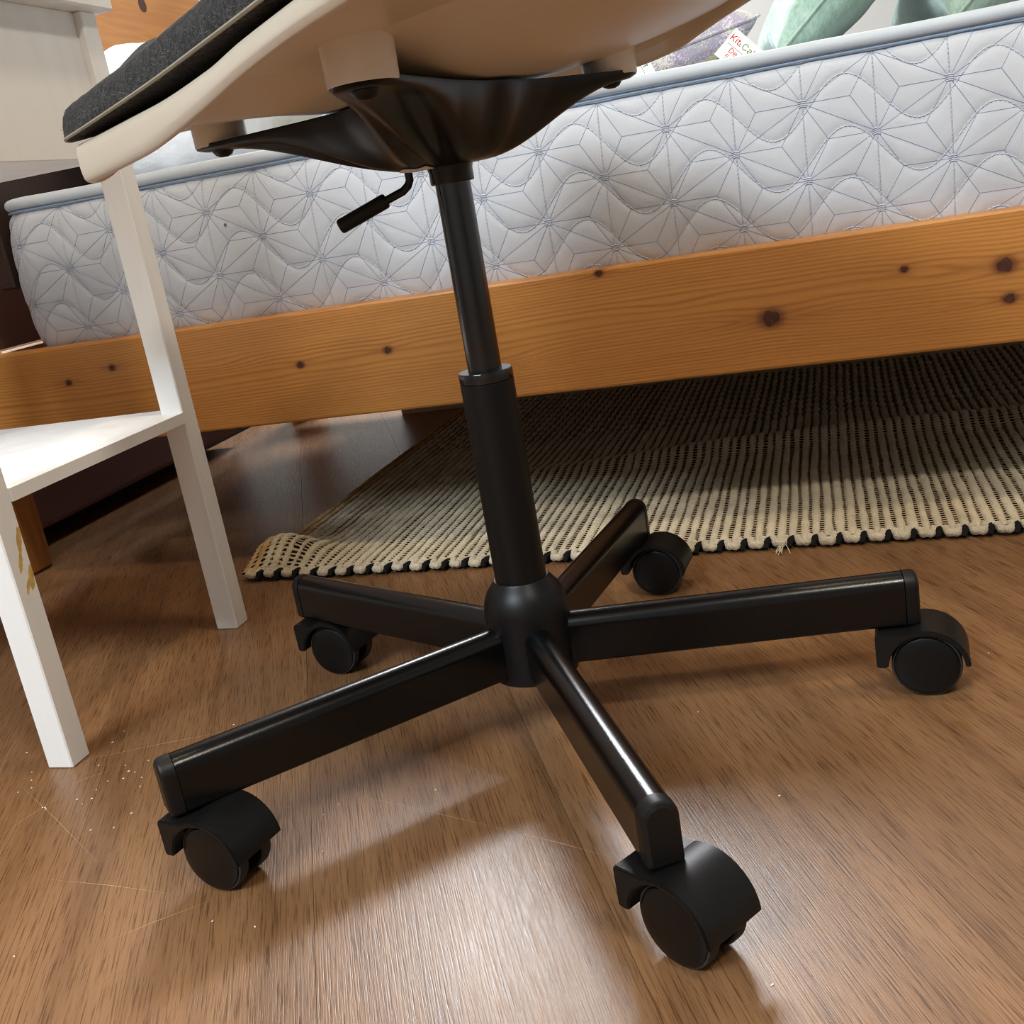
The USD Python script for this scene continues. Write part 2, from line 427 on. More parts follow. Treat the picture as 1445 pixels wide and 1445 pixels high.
struct('ceiling', trimesh.creation.box(bounds=[[X0, Y0, H], [X1, Y1, H + 0.05]]), 'ceiling_paint', 'plain off-white ceiling of the shop room', 'ceiling')
struct('wall_back', trimesh.creation.box(bounds=[[X0, Y1, -0.05], [X1, Y1 + 0.05, H + 0.05]]), 'wall_paint', 'off-white wall far behind the bed', 'wall')
struct('wall_front', trimesh.creation.box(bounds=[[X0, Y0 - 0.05, -0.05], [X1, Y0, H + 0.05]]), 'wall_paint', 'off-white wall behind the viewer', 'wall')
struct('wall_left', trimesh.creation.box(bounds=[[X0 - 0.05, Y0 - 0.05, -0.05], [X0, Y1 + 0.05, H + 0.05]]), 'wall_paint', 'off-white wall on the left of the room', 'wall')
struct('wall_right', trimesh.creation.box(bounds=[[X1, Y0 - 0.05, -0.05], [X1 + 0.05, Y1 + 0.05, H + 0.05]]), 'wall_paint', 'off-white wall on the right of the room', 'wall')

# ------------------------------------------------------------------ swivel chair
chair = thing('swivel_chair', 'white plastic swivel chair on a black five-legged caster base with a grey felt seat pad', 'chair')
HT, HL, LW = 0.0965, 0.041, 0.0225           # leg top height, leg depth, leg width
PHI = -1.0778; RT = 0.300
# one leg profile: flat bottom, round top
prof = unary_union([sbox(-LW / 2, HT - HL, LW / 2, HT - LW / 2), Point(0, HT - LW / 2).buffer(LW / 2, 24)])
prof = prof.buffer(-0.003).buffer(0.003)


def along(poly, a0, a1):
    """extrude a (width, z) profile along +x from a0 to a1"""
    m = extrude(poly, a1 - a0)
    v = m.vertices.copy()
    m.vertices = np.stack([v[:, 2] + a0, -v[:, 0], v[:, 1]], 1)
    if m.volume < 0:
        m.invert()
    return m


def cap_mesh():
    secs = [(RT - 0.0105, 0.0), (RT - 0.0035, -0.0002), (RT - 0.0012, -0.0012), (RT, -0.0034)]
    pts = []
    for a, b in secs:
        q = prof.buffer(0.0004 + b)
        c = np.array(q.exterior.coords)
        pts.append(np.stack([np.full(len(c), a), c[:, 0], c[:, 1]], 1))
    return man(m3.Manifold.hull_points(np.vstack(pts)))


def caster(path, yaw_local, piv):
    """twin-wheel caster; its trail direction is +x in its own frame"""
    wc, wr = 0.0215, 0.0255
    Rz = rotz(yaw_local)

    def put(m):
        return xf(m, Rz, (piv[0], piv[1], 0))
    top = HT - HL - 0.0015
    # hood: side profile (x along trail, z up) with the wheel arch cut out
    outer = unary_union([Polygon([(-0.0145, 0.0275), (-0.0148, top - 0.003), (-0.0125, top), (0.014, top), (0.014, 0.0275), (-0.006, 0.0275), (-0.008, 0.0262), (-0.0128, 0.0262)]),
                         Point(wc, wr).buffer(0.0312, 48).intersection(sbox(-0.02, wr + 0.002, 0.08, 0.1))])
    outer = outer.intersection(sbox(-0.03, 0.0, 0.08, top + 0.004))
    arch = Point(wc, wr).buffer(0.0274, 48)
    hood = outer.difference(arch).difference(sbox(-0.012, 0.0, wc, 0.0255)).buffer(-0.0010, 12).buffer(0.0010, 12)
    web = unary_union([outer, Point(wc, wr).buffer(0.017, 32)]).intersection(sbox(-0.0145, 0.008, 0.06, 0.1))

    def side(poly, y0, y1):
        m = extrude(poly, y1 - y0); v = m.vertices.copy()
        m.vertices = np.stack([v[:, 0], v[:, 2] + y0, v[:, 1]], 1)
        if m.volume < 0:
            m.invert()
        return m
    body = m3.Manifold()
    for pgn in getattr(hood, 'geoms', [hood]):
        if pgn.area > 1e-6:
            for q, hw in ((pgn, 0.0214), (pgn.buffer(-0.0006), 0.0220), (pgn.buffer(-0.0014), 0.0224)):
                for w in getattr(q, 'geoms', [q]):
                    if w.area > 1e-7:
                        e = side(w, -hw, hw); body = body + m3.Manifold(m3.Mesh(np.asarray(e.vertices, np.float32), np.asarray(e.faces, np.uint32)))
    e = side(web.buffer(-0.0012), -0.0045, 0.0045); body = body + m3.Manifold(m3.Mesh(np.asarray(e.vertices, np.float32), np.asarray(e.faces, np.uint32)))
    parts = [man(body)]
    hd = cat_([put(m) for m in parts])
    c = thing('caster', None, None, parent=path)
    obj('hood', hd, 'black_plastic', c)
    stem = trimesh.creation.cylinder(0.0055, 0.006, sections=24); stem.apply_translation([0, 0, HT - HL - 0.001])
    obj('stem', put(stem), 'black_chrome', c)
    for s in (-1, 1):
        face = [(0.0, 0.0188), (0.006, 0.0191), (0.016, 0.0188), (0.0212, 0.0182), (0.0232, 0.0172), (0.0238, 0.0160), (0.0238, 0.0066), (0.0, 0.0066)]
        tread = [(0.0234, 0.0070), (0.0250, 0.0076), (wr, 0.0090), (wr, 0.0146), (0.0250, 0.0158), (0.0240, 0.0162), (0.0234, 0.0158), (0.0234, 0.0070)]
        for nm, pr, mt in (('wheel_disc', face, 'wheel_plastic'), ('tread', tread, 'tread')):
            m = trimesh.creation.revolve(np.array(pr), sections=64)
            v = m.vertices.copy(); m.vertices = np.stack([v[:, 0], s * v[:, 2], v[:, 1]], 1)
            if m.volume < 0:
                m.invert()
            m.apply_translation([wc, 0, wr])
            # name each wheel once: the disc and its tyre are one wheel
            if nm == 'wheel_disc':
                keep = put(m); keep_m = mt
            else:
                obj('wheel', keep, keep_m, c); obj('tyre', put(m), mt, c)


yaw_world = {0: -34.0, 1: -4.0, 2: -4.0, 3: -10.0, 4: -12.0}
for k in range(5):
    a = PHI + 2 * PI / 5 * k
    Rl = rotz(a)
    lp = thing('leg', None, None, parent=chair)
    obj('tube', xf(along(prof, 0.022, RT - 0.0112), Rl), 'black_metal', lp)
    obj('end_cap', xf(cap_mesh(), Rl), 'black_plastic', lp)
    piv = Rl @ np.array([RT - 0.0175, 0, 0])
    caster_parent = chair
    caster(caster_parent, math.radians(yaw_world[k]), piv)

# hub: bell with five openings for the legs
hub_prof = [(0.0, 0.050), (0.0330, 0.050), (0.0345, 0.0505), (0.0345, 0.053), (0.0338, 0.055), (0.0336, 0.085), (0.0337, 0.100), (0.0334, 0.1075), (0.0320, 0.1145), (0.0290, 0.1210),
            (0.0252, 0.1262), (0.0226, 0.1290), (0.0216, 0.1306), (0.0, 0.1306)]
obj('hub', lathe(hub_prof, 96), 'black_tube', chair, smooth=40)
obj('column', lathe([(0.0, 0.128), (0.0203, 0.128), (0.0203, 0.2885), (0.0, 0.2885)], 64), 'black_tube', chair)
obj('column_collar', lathe([(0.0, 0.2888), (0.0200, 0.2888), (0.0205, 0.2896), (0.0205, 0.2955), (0.0198, 0.2966), (0.0150, 0.2966), (0.0, 0.2966)], 64), 'black_chrome', chair)
obj('gas_lift', lathe([(0.0, 0.295), (0.0127, 0.295), (0.0127, 0.442), (0.0, 0.442)], 64), 'black_chrome', chair)
obj('lift_socket', lathe([(0.0, 0.4315), (0.0150, 0.4315), (0.0157, 0.4325), (0.0157, 0.4400), (0.0175, 0.4470), (0.0, 0.4470)], 64), 'black_metal', chair)

# bracket: pressed three-armed plate
ZP = 0.4845
SCREWS = np.array([[-0.1856, 0.0230], [0.0164, -0.1732], [0.1046, 0.0970]])
star = Point(0, 0).buffer(0.062, 48)
for s in SCREWS:
    d = s / np.linalg.norm(s)
    tip = Point(*s).buffer(0.0195, 32); mid = Point(*(s * 0.45)).buffer(0.034, 32)
    star = unary_union([star, unary_union([tip, mid]).convex_hull, unary_union([mid, Point(0, 0).buffer(0.055, 32)]).convex_hull])
star = star.buffer(0.055, 32).buffer(-0.055, 32)
NT, NR = 240, 30
th = np.linspace(0, 2 * PI, NT, endpoint=False)
ro = np.array([np.linalg.norm(np.array(LineString([(0, 0), (0.4 * math.cos(t), 0.4 * math.sin(t))]).intersection(star).coords[-1])) for t in th])


def sstep(x):
    x = np.clip(x, 0, 1)
    return x * x * (3 - 2 * x)


def bracket_surface(dz):
    rr = np.linspace(0, 1, NR)[None, :]
    r = 0.016 + (ro[:, None] - 0.016) * rr
    lim = sstep((ro[:, None] - 0.070) / 0.11)             # 0 between the arms, 1 along them
    za = sstep((r - 0.016) / np.maximum((ro[:, None] - 0.016) * 0.92, 1e-6))
    zv = rr ** 3.0
    z = 0.4432 + (ZP - 0.4432) * (za * lim + zv * (1 - lim))
    # rolled rim
    z = z + 0.0022 * np.clip((rr - 0.94) / 0.06, 0, 1) ** 2
    return np.stack([r * np.cos(th)[:, None], r * np.sin(th)[:, None], z + dz], -1)


bot = bracket_surface(0.0); topb = bracket_surface(0.0028)
V = np.concatenate([bot, topb[:, ::-1]], 1).reshape(-1, 3)
F = grid_faces(NT, 2 * NR, True, True)
bm = trimesh.Trimesh(V, F, process=False)
if bm.volume < 0:
    bm.invert()
br = obj('bracket', bm, 'black_bracket', chair, smooth=60)
for s in SCREWS:
    sc = lathe([(0.0, -0.0055), (0.003, -0.0054), (0.0062, -0.004), (0.0082, -0.0010), (0.0084, 0.0008), (0.0, 0.0008)], 32)
    sc.apply_translation([s[0], s[1], ZP + 0.0005])
    obj('screw', sc, 'black_plastic', br)
# paper sticker on the bracket's belly (follows the sheet)
st = []
for a in np.linspace(math.radians(203), math.radians(262), 12):
    for r in np.linspace(0.024, 0.036, 5):
        k = int(round(a / (2 * PI) * NT)) % NT
        z = np.interp(r, np.linspace(0.016, ro[k], NR), bot[k, :, 2])
        st.append((r * math.cos(a), r * math.sin(a), float(z) - 0.0005))
stm = trimesh.Trimesh(np.array(st), grid_faces(12, 5), process=False)
stm = cat_([stm, xf(stm, None, (0, 0, -0.0002))])
obj('sticker', stm, 'paper', br, label='white paper sticker')
# height lever
e_l = np.array([-0.95, -0.31, 0.0])
p0 = np.array([-0.028, -0.010, 0.450])
path = [p0, p0 + [0, 0, -0.012], p0 + e_l * 0.002 + [0, 0, -0.0155], p0 + e_l * 0.006 + [0, 0, -0.0185], p0 + e_l * 0.024 + [0, 0, -0.0245]]
lv = thing('height_lever', None, None, parent=chair)
obj('rod', sweep(path, 0.0029, 14), 'black_metal', lv)
h0 = p0 + e_l * 0.0185 + [0, 0, -0.0225]; hd_ = (e_l * 0.037 + np.array([0, 0, -0.0130]))
hp = [h0 + hd_ * t for t in (0, 0.02, 0.05, 0.5, 0.95, 0.985, 1.0)]
obj('grip', sweep(hp, [0.0042, 0.0050, 0.0053, 0.0053, 0.0053, 0.0047, 0.0034], 24), 'black_plastic', lv)

# seat shell: u = chair forward, v = across; the side nearest the viewer is v = +0.195
EU = np.array([-0.77, 0.638]); EV = np.array([-0.638, -0.77])


def seat_xy(u, v):
    return u * EU[0] + v * EV[0], u * EU[1] + v * EV[1]


UF, UB, VW = 0.238, 0.290, 0.197


def seat_outline(n):
    """squared front with rounded corners, rounder at the far back; n points evenly spaced along the edge"""
    vf = np.linspace(VW, -VW, 30)
    far = np.linspace(0, PI / 2, 40)
    pts = [(-UB - 0.02, VW)] + [(UF - 0.010 * (v / VW) ** 2, v) for v in vf] + [(-0.055 - 0.245 * np.sin(a), -VW + 0.30 * (1 - np.cos(a))) for a in far]
    pg = Polygon(pts).buffer(-0.030, 24).buffer(0.030, 24)
    ring = pg.exterior; q = [ring.interpolate(k / n, normalized=True).coords[0] for k in range(n)]
    q = np.array(q)
    return q[:, 0], q[:, 1]


def rim_z(u, v):
    near = NEAR(np.clip(u, -0.34, 0.26)); far = FAR(np.clip(u, -0.34, 0.26))
    ta = np.clip((VW - v) / (2 * VW), 0, 1); tb = np.clip((VW - 0.012 - v) / 0.075, 0, 1); tb = tb * tb * (3 - 2 * tb)
    w = np.clip((u + 0.03) / 0.16, 0, 1)
    return near + (far - near) * (ta * (1 - w) + tb * w)


NEAR = PchipInterpolator([-0.34, -0.305, -0.26, -0.20, -0.137, -0.05, 0.06, 0.16, 0.26], [0.5060, 0.5050, 0.5040, 0.5018, 0.4972, 0.4880, 0.4795, 0.4775, 0.4765])
FAR = PchipInterpolator([-0.34, -0.20, -0.10, -0.068, -0.036, 0.01, 0.10, 0.16, 0.26], [0.530, 0.522, 0.5125, 0.5065, 0.4990, 0.4955, 0.5015, 0.511, 0.519])
NS = 256
ou, ov = seat_outline(NS)
rows = []
TOPN = PchipInterpolator([-0.34, -0.25, -0.137, -0.087, 0.017, 0.198, 0.26], [0.5230, 0.5180, 0.5116, 0.5072, 0.5038, 0.5045, 0.5050])
CUSH = PchipInterpolator([-0.34, -0.28, -0.188, -0.119, 0.01, 0.249, 0.30], [0.5270, 0.5240, 0.5194, 0.5164, 0.5120, 0.5082, 0.5075])
FH = TOPN(ou) - NEAR(ou)                               # height of the rim band
for f in np.linspace(0.0, 0.925, 36):
    u, v = ou * f, ov * f
    rz = rim_z(ou * 0.97, ov * 0.97)
    pan = rz + 0.0125 + 0.011 * sstep((u - 0.02) / 0.09) * np.clip((FH - 0.018) / 0.008, 0, 1)
    rad = np.hypot((u + 0.0) / 1.05, v)
    bowl = 0.4905 + 0.0185 * (rad / 0.172) ** 2.3
    k = 0.004                                          # smooth minimum of bowl and pan
    h = np.clip(0.5 + 0.5 * (pan - bowl) / k, 0, 1)
    z = bowl * h + pan * (1 - h) - k * h * (1 - h)
    rows.append(np.stack([u, v, z], 1))
rz = rim_z(ou * 0.97, ov * 0.97)
for f, dz in ((0.945, 0.0115), (0.953, 0.0085), (0.957, 0.003), (0.962, 0.0008), (0.970, 0.0), (0.980, 0.0), (0.989, 0.0010), (0.996, 0.0035), (0.999, FH * 0.3), (1.0, FH * 0.45), (1.0, FH * 0.65), (0.999, FH * 0.8),
              (0.994, FH * 0.94), (0.986, FH), (0.975, FH + 0.0005), (0.95, FH - 0.001), (0.88, FH - 0.003), (0.7, FH - 0.005), (0.4, FH - 0.007), (0.0, FH - 0.008)):
    zz = rz + dz
    if f < 0.9:
        w = (0.9 - f) / 0.9
        zz = zz * (1 - w) + (0.4995 + dz + 0.002) * w
    rows.append(np.stack([ou * f, ov * f, zz], 1))
S = np.array(rows)                                    # rows x NS x 3
X, Y = seat_xy(S[..., 0], S[..., 1])
V = np.stack([X, Y, S[..., 2]], -1).reshape(-1, 3)
F = grid_faces(len(rows), NS, False, True)
sm = trimesh.Trimesh(V, F, process=False)
sm.merge_vertices(); sm.update_faces(sm.nondegenerate_faces()); sm.fix_normals()
if sm.volume < 0:
    sm.invert()
seat = obj('seat_shell', sm, 'white_plastic', chair, smooth=50)
for s in SCREWS:
    b = lathe([(0.0, ZP + 0.003), (0.0198, ZP + 0.003), (0.0202, ZP + 0.0036), (0.0208, ZP + 0.034), (0.0, ZP + 0.034)], 48)
    u_, v_ = float(s @ EU), float(s @ EV)
    zlim = float(rim_z(np.array(u_), np.array(v_))) + 0.020
    b.vertices[:, 2] = np.minimum(b.vertices[:, 2], max(zlim, ZP + 0.012))
    b.apply_translation([s[0], s[1], 0])
    obj('standoff', b, 'boss_plastic', seat)

# felt cushion on the shell
rows = []
cz = lambda f: rim_z(ou * f, ov * f) + CUSH(np.clip(ou * f, -0.34, 0.3)) - NEAR(np.clip(ou * f, -0.34, 0.26))
for f, dz in ((0.0, 0.0), (0.6, 0.0), (0.93, 0.0), (1.0, 0.0005), (1.018, 0.0010), (1.022, 0.0030), (1.019, 0.010), (1.012, 0.0160), (0.998, 0.021), (0.975, 0.0245), (0.94, 0.0270), (0.89, 0.029), (0.8, 0.0302), (0.5, 0.031), (0.0, 0.031)):
    zz = cz(min(f, 0.97))
    if f < 0.9:
        w = (0.9 - f) / 0.9
        zz = zz * (1 - w) + (0.4995 + 0.0275) * w
    rows.append(np.stack([ou * f, ov * f, zz + dz], 1))
S = np.array(rows)
X, Y = seat_xy(S[..., 0], S[..., 1])
V = np.stack([X, Y, S[..., 2]], -1).reshape(-1, 3)
nn = meshkit.fbm(V * 60.0, 3, 5) - 0.5
V[:, 2] += nn * 0.0015
F = grid_faces(len(rows), NS, False, True)
cm = trimesh.Trimesh(V, F, process=False)
cm.merge_vertices(); cm.update_faces(cm.nondegenerate_faces()); cm.fix_normals()
if cm.volume < 0:
    cm.invert()
cush = thing('seat_pad', 'charcoal grey felt seat pad lying on the white swivel chair', 'cushion')
obj('pad', cm, 'grey_felt', cush, smooth=60)
zz = cz(0.97)
X, Y = seat_xy(ou * 1.021, ov * 1.021)
seam = sweep(np.vstack([np.stack([X, Y, zz + 0.0012], 1), [[X[0], Y[0], zz[0] + 0.0012]]]), 0.0012, 6, False)
obj('seam', seam, 'felt_seam', cush)
# loose fuzz along the visible edges
frng = np.random.default_rng(11)
pts, counts, widths = [], [], []
CZ = cz(0.97)
for k in range(2600):
    k_ = int(frng.random() * NS); f = 1.012 + 0.008 * frng.random(); hz = frng.random() ** 1.3 * 0.010
    u, v = ou[k_:k_ + 1], ov[k_:k_ + 1]
    x, y = seat_xy(u[0] * f, v[0] * f)
    z = float(CZ[k_]) + hz
    d = np.array([x, y, 0.0]); d /= np.linalg.norm(d)
    tang = np.array([-d[1], d[0], 0])
    dirv = d * 0.5 + tang * (frng.random() - 0.5) * 2.4 + np.array([0, 0, (frng.random() - 0.4) * 1.4]); dirv /= np.linalg.norm(dirv)
    ln = 0.0015 + 0.0035 * frng.random() ** 2
    p = np.array([x, y, z])
    pts += [p - d * 0.001, p + dirv * ln * 0.5, p + dirv * ln + d * 0.0004]; counts.append(3); widths += [0.00011, 0.0001, 0.00006]
cv = UsdGeom.BasisCurves.Define(stage, cush + '/felt_fuzz')
cv.CreateTypeAttr('linear'); cv.CreatePointsAttr(Vt.Vec3fArray.FromNumpy(np.array(pts, np.float32))); cv.CreateCurveVertexCountsAttr(Vt.IntArray(counts))
cv.CreateWidthsAttr(Vt.FloatArray(widths)); cv.SetWidthsInterpolation('vertex')
UsdShade.MaterialBindingAPI.Apply(cv.GetPrim()).Bind(M['felt_seam'])
tag(cv, kind='stuff')

# ------------------------------------------------------------------ white side table
table = thing('side_table', 'white painted wooden side table with a lower shelf beside the bed', 'side table')
TX0, TX1, TY0, TY1 = -0.862, -0.418, -0.0665, 0.2535
LX, LY = 0.0268, 0.0245
for (x0, x1) in ((TX1 - LX, TX1), (TX0, TX0 + LX)):
    for (y0, y1) in ((TY0, TY0 + LY), (TY1 - LY, TY1)):
        obj('leg', cbox((x0, y0, 0.0), (x1, y1, 0.650), 0.0012), 'white_paint', table, smooth=False)
obj('tabletop', cbox((TX0 - 0.012, TY0 - 0.012, 0.650), (TX1 + 0.014, TY1 + 0.012, 0.674), 0.002), 'white_paint', table, smooth=False)
obj('side_panel', cbox((TX1 - 0.020, TY0 + LY, 0.514), (TX1 - 0.008, TY1 - LY, 0.650), 0.0008), 'white_paint', table, smooth=False)
obj('side_panel', cbox((TX0 + 0.008, TY0 + LY, 0.514), (TX0 + 0.020, TY1 - LY, 0.650), 0.0008), 'white_paint', table, smooth=False)
obj('back_panel', cbox((TX0 + LX, TY1 - 0.018, 0.514), (TX1 - LX, TY1 - 0.006, 0.650), 0.0008), 'white_paint', table, smooth=False)
dr = obj('drawer', cbox((TX0 + LX + 0.001, TY0 + 0.004, 0.5155), (TX1 - LX - 0.001, TY0 + 0.020, 0.648), 0.0012), 'white_paint', table, smooth=False)
obj('knob', xf(lathe([(0.0, 0.0), (0.005, 0.0), (0.005, 0.008), (0.011, 0.012), (0.012, 0.018), (0.008, 0.023), (0.0, 0.024)], 32), rotx(PI / 2), (0.5 * (TX0 + TX1), TY0 + 0.004, 0.582)), 'white_paint', dr)
obj('bottom_panel', cbox((TX0 + 0.020, TY0 + 0.0205, 0.5145), (TX1 - 0.0205, TY1 - 0.0185, 0.522), 0.0005), 'white_paint', table, smooth=False)
sh = Polygon([(TX0, TY0 + LY), (TX0 + LX, TY0 + LY), (TX0 + LX, TY0), (TX1 - LX, TY0), (TX1 - LX, TY0 + LY), (TX1 + 0.0015, TY0 + LY), (TX1 + 0.0015, TY1 - LY), (TX1 - LX, TY1 - LY), (TX1 - LX, TY1 + 0.004),
              (TX0 + LX, TY1 + 0.004), (TX0 + LX, TY1 - LY), (TX0, TY1 - LY)])
shm = extrude(sh, 0.0115); shm.apply_translation([0, 0, 0.2405])
obj('shelf', shm, 'white_paint', table, smooth=False)
# ochre scuff on the front leg: the paint is worn through there
srng = np.random.default_rng(5)
scp = []
for (yy, zz_, w_, h_, rot_) in ((-0.0475, 0.209, 0.0028, 0.012, 0.5), (-0.0535, 0.190, 0.0022, 0.010, 0.55), (-0.047, 0.174, 0.0032, 0.011, 0.4), (-0.0535, 0.168, 0.0018, 0.008, 0.7), (-0.050, 0.199, 0.0016, 0.007, 0.6)):
    a = np.linspace(0, 2 * PI, 26, endpoint=False)
    r = 1 + 0.28 * (srng.random(26) - 0.5)
    py, pz = w_ * r * np.cos(a), h_ * r * np.sin(a)
    scp.append(Polygon(np.stack([yy + py * math.cos(rot_) + pz * math.sin(rot_) * 0.6, zz_ - py * math.sin(rot_) + pz * math.cos(rot_)], 1)).intersection(sbox(TY0 + 0.0015, 0, TY0 + LY - 0.0015, 1)))
sc = extrude(unary_union(scp), 0.0003) if unary_union(scp).geom_type == 'Polygon' else cat_([extrude(q, 0.0003) for q in unary_union(scp).geoms])
v = sc.vertices.copy(); sc.vertices = np.stack([v[:, 2] + TX1 - 0.0001, v[:, 0], v[:, 1]], 1)
obj('scuff', sc, 'scuff', table + '/leg', smooth=False, label='worn ochre scuff in the white paint')

# ------------------------------------------------------------------ bed
bed = thing('bed', 'orange-brown knotty pine single bed frame holding the quilted mattress', 'bed')
YR, TR = 0.450, 0.034                                  # front face and thickness of the side rail
ZR0, ZR1 = 0.1848, 0.3195
BX0, BX1 = -0.905, 1.22
KN = [(0.185, 0.2411, 0.0085), (0.3237, 0.2745, 0.0032), (0.4198, 0.2653, 0.0072), (0.4234, 0.231, 0.0048), (-0.2659, 0.2602, 0.0040), (-0.3848, 0.2559, 0.0038),
      (-0.7263, 0.2717, 0.0034), (-0.6541, 0.2835, 0.0036), (0.0033, 0.3150, 0.0035), (0.80, 0.25, 0.006)]
SW = [(-0.4969, 0.2671), (0.36, 0.262), (0.08, 0.268), (-0.12, 0.232)]


def rail_colors(P):
    x, z = P[:, 0], P[:, 2]
    gq = z + 0.006 * (meshkit.fbm(np.stack([x * 2.2, z * 6, 0 * x], 1), 3, 3) - 0.5) * 2 + 0.0012 * (meshkit.fbm(np.stack([x * 14, z * 60, 0 * x], 1), 3, 8) - 0.5)
    zc = 0.255 + 0.010 * np.sin(x * 3.1 + 0.6)
    for (kx, kz, r) in KN:
        dx, dz = (x - kx) / (r * 7.0), (z - kz)
        gq += np.sign(dz) * r * 1.1 * np.exp(-np.abs(dx) ** 1.6) * np.exp(-np.abs(dz) / (r * 3.0))
    for (kx, kz) in SW:
        dx, dz = (x - kx) / 0.055, (z - kz) / 0.010
        gq += 0.007 * np.exp(-dx ** 2 - dz ** 2)
    d = gq - zc
    per = 0.0032 + 0.030 * np.exp(-(d / 0.020) ** 2)
    ph = np.cumsum  # unused
    q = np.sign(d) * (np.abs(d) / 0.0034 - 4.0 * (1 - np.exp(-np.abs(d) / 0.016)))
    wv = 0.5 + 0.5 * np.sin(2 * PI * q)
    wv = wv ** 2.5
    wv *= 0.55 + 0.5 * meshkit.noise(np.stack([x * 3, q * 0.9, 0 * x], 1), 4)
    fine = meshkit.fbm(np.stack([x * 25, z * 900, 0 * x], 1), 3, 21)
    pal = meshkit.fbm(np.stack([x * 2.0, z * 14, 0 * x], 1), 3, 12)
    light = np.array(lin((202, 140, 68))); mid = np.array(lin((182, 118, 50))); dark = np.array(lin((138, 80, 30)))
    c = light[None] * (1 - 0.55 * pal[:, None]) + mid[None] * 0.55 * pal[:, None]
    c = c * (1 - 0.62 * wv[:, None]) + dark[None] * 0.62 * wv[:, None]
    c *= (0.90 + 0.20 * fine)[:, None]
    for (kx, kz, r) in KN:
        rr = np.hypot((x - kx) * 0.75, z - kz)
        ang_ = np.arctan2(z - kz, x - kx)
        ring = np.exp(-((rr / (r * 1.35)) ** 4))
        c = c * (1 - ring[:, None]) + np.array(lin((84, 44, 26)))[None] * ring[:, None]
        halo = np.exp(-np.abs((x - kx) / (r * 6)) ** 1.5) * np.exp(-((z - kz) / (r * 1.4)) ** 2) * 0.45
        c = c * (1 - halo[:, None]) + np.array(lin((120, 62, 26)))[None] * halo[:, None]
    return np.clip(c, 0, 1)


def rail_mesh():
    xs = np.concatenate([np.arange(-0.905, -0.84, 0.01), np.arange(-0.84, 0.56, 0.0013), np.arange(0.56, BX1, 0.01), [BX1]])
    c = 0.003
    # cross-section (y, z): fine rows on the front face, coarse elsewhere
    sec = [(YR + c * 0.3, ZR0 + c * 0.3), (YR, ZR0 + c)]
    sec += [(YR, z) for z in np.arange(ZR0 + c + 0.0011, ZR1 - c, 0.0011)]
    sec += [(YR, ZR1 - c), (YR + c * 0.3, ZR1 - c * 0.3), (YR + c, ZR1), (YR + TR * 0.33, ZR1), (YR + TR * 0.66, ZR1), (YR + TR - c, ZR1), (YR + TR, ZR1 - c), (YR + TR, ZR0), (YR + c, ZR0)]
    sec = np.array(sec)
    P = np.stack(np.broadcast_arrays(xs[:, None], sec[None, :, 0], sec[None, :, 1]), -1).reshape(-1, 3)
    F = grid_faces(len(xs), len(sec), False, True)
    return trimesh.Trimesh(P, F, process=False)


def colored(path, mesh, cols, m):
    usdkit.mesh(stage, path, mesh, M[m], smooth=False)
    pv = UsdGeom.PrimvarsAPI(stage.GetPrimAtPath(path)).CreatePrimvar('grain_color', Sdf.ValueTypeNames.Color3fArray, 'vertex')
    pv.Set(Vt.Vec3fArray.FromNumpy(cols.astype(np.float32)))
    return path


rm = rail_mesh()
if rm.volume < 0:
    rm.invert()
rail = colored(bed + '/' + numbered(bed, 'side_rail'), rm, rail_colors(np.array(rm.vertices)), 'pine')
for (kx, kz, r) in KN:
    a = np.linspace(0, 2 * PI, 18, endpoint=False)
    rr = r * (1 + 0.12 * np.sin(3 * a + kx * 40) + 0.08 * np.cos(5 * a + kz * 90))
    km = extrude(Polygon(np.stack([kx + 1.05 * rr * np.cos(a), kz + 0.95 * rr * np.sin(a)], 1)), 0.0004)
    v = km.vertices.copy(); km.vertices = np.stack([v[:, 0], YR - 0.0003 + v[:, 2], v[:, 1]], 1)
    if km.volume < 0:
        km.invert()
    obj('knot', km, 'knot_wood', rail, smooth=False, label='dark brown wood knot')
obj('side_rail', cbox((BX0, 1.430, ZR0), (BX1, 1.465, ZR1), 0.003), 'pine_cross', bed, smooth=False)
for k in range(9):
    x = -0.70 + k * 0.235
    obj('slat', cbox((x, YR + TR, 0.272), (x + 0.075, 1.430, 0.290), 0.002), 'pale_wood', bed, smooth=False)
# head end: two posts, boards between them
for y0 in (0.4535, 1.425):
    obj('post', cbox((-0.952, y0, 0.0), (-0.886, y0 + 0.055, 0.98), 0.004), 'pine_up', bed, smooth=False)
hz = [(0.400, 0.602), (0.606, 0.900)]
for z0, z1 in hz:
    obj('headboard_plank', cbox((-0.842, 0.51, z0), (-0.818, 1.424, z1), 0.003), 'shaded_pine' if z0 < 0.55 else 'pine_cross', bed, smooth=False, label='lower headboard board coloured dark for the deep shade' if z0 < 0.55 else None)
hk = lathe([(0.0, 0.0), (0.0085, 0.0), (0.011, 0.0002), (0.0115, 0.0006), (0.0, 0.0006)], 24)
obj('knot', xf(hk, roty(PI / 2), (-0.8184, 1.003, 0.812)), 'knot_wood', bed + '/headboard_plank_001', label='dark brown wood knot')
obj('headboard_rail', cbox((-0.905, 0.5085, 0.86), (-0.842, 1.425, 0.90), 0.003), 'pine_cross', bed, smooth=False)
obj('cross_rail', cbox((-0.905, 0.5085, ZR0), (-0.870, 1.425, ZR1), 0.003), 'pine_cross', bed, smooth=False)
for y0 in (0.4535, 1.425):
    obj('leg', cbox((1.22, y0, 0.0), (1.285, y0 + 0.055, 0.45), 0.004), 'pine_up', bed, smooth=False)
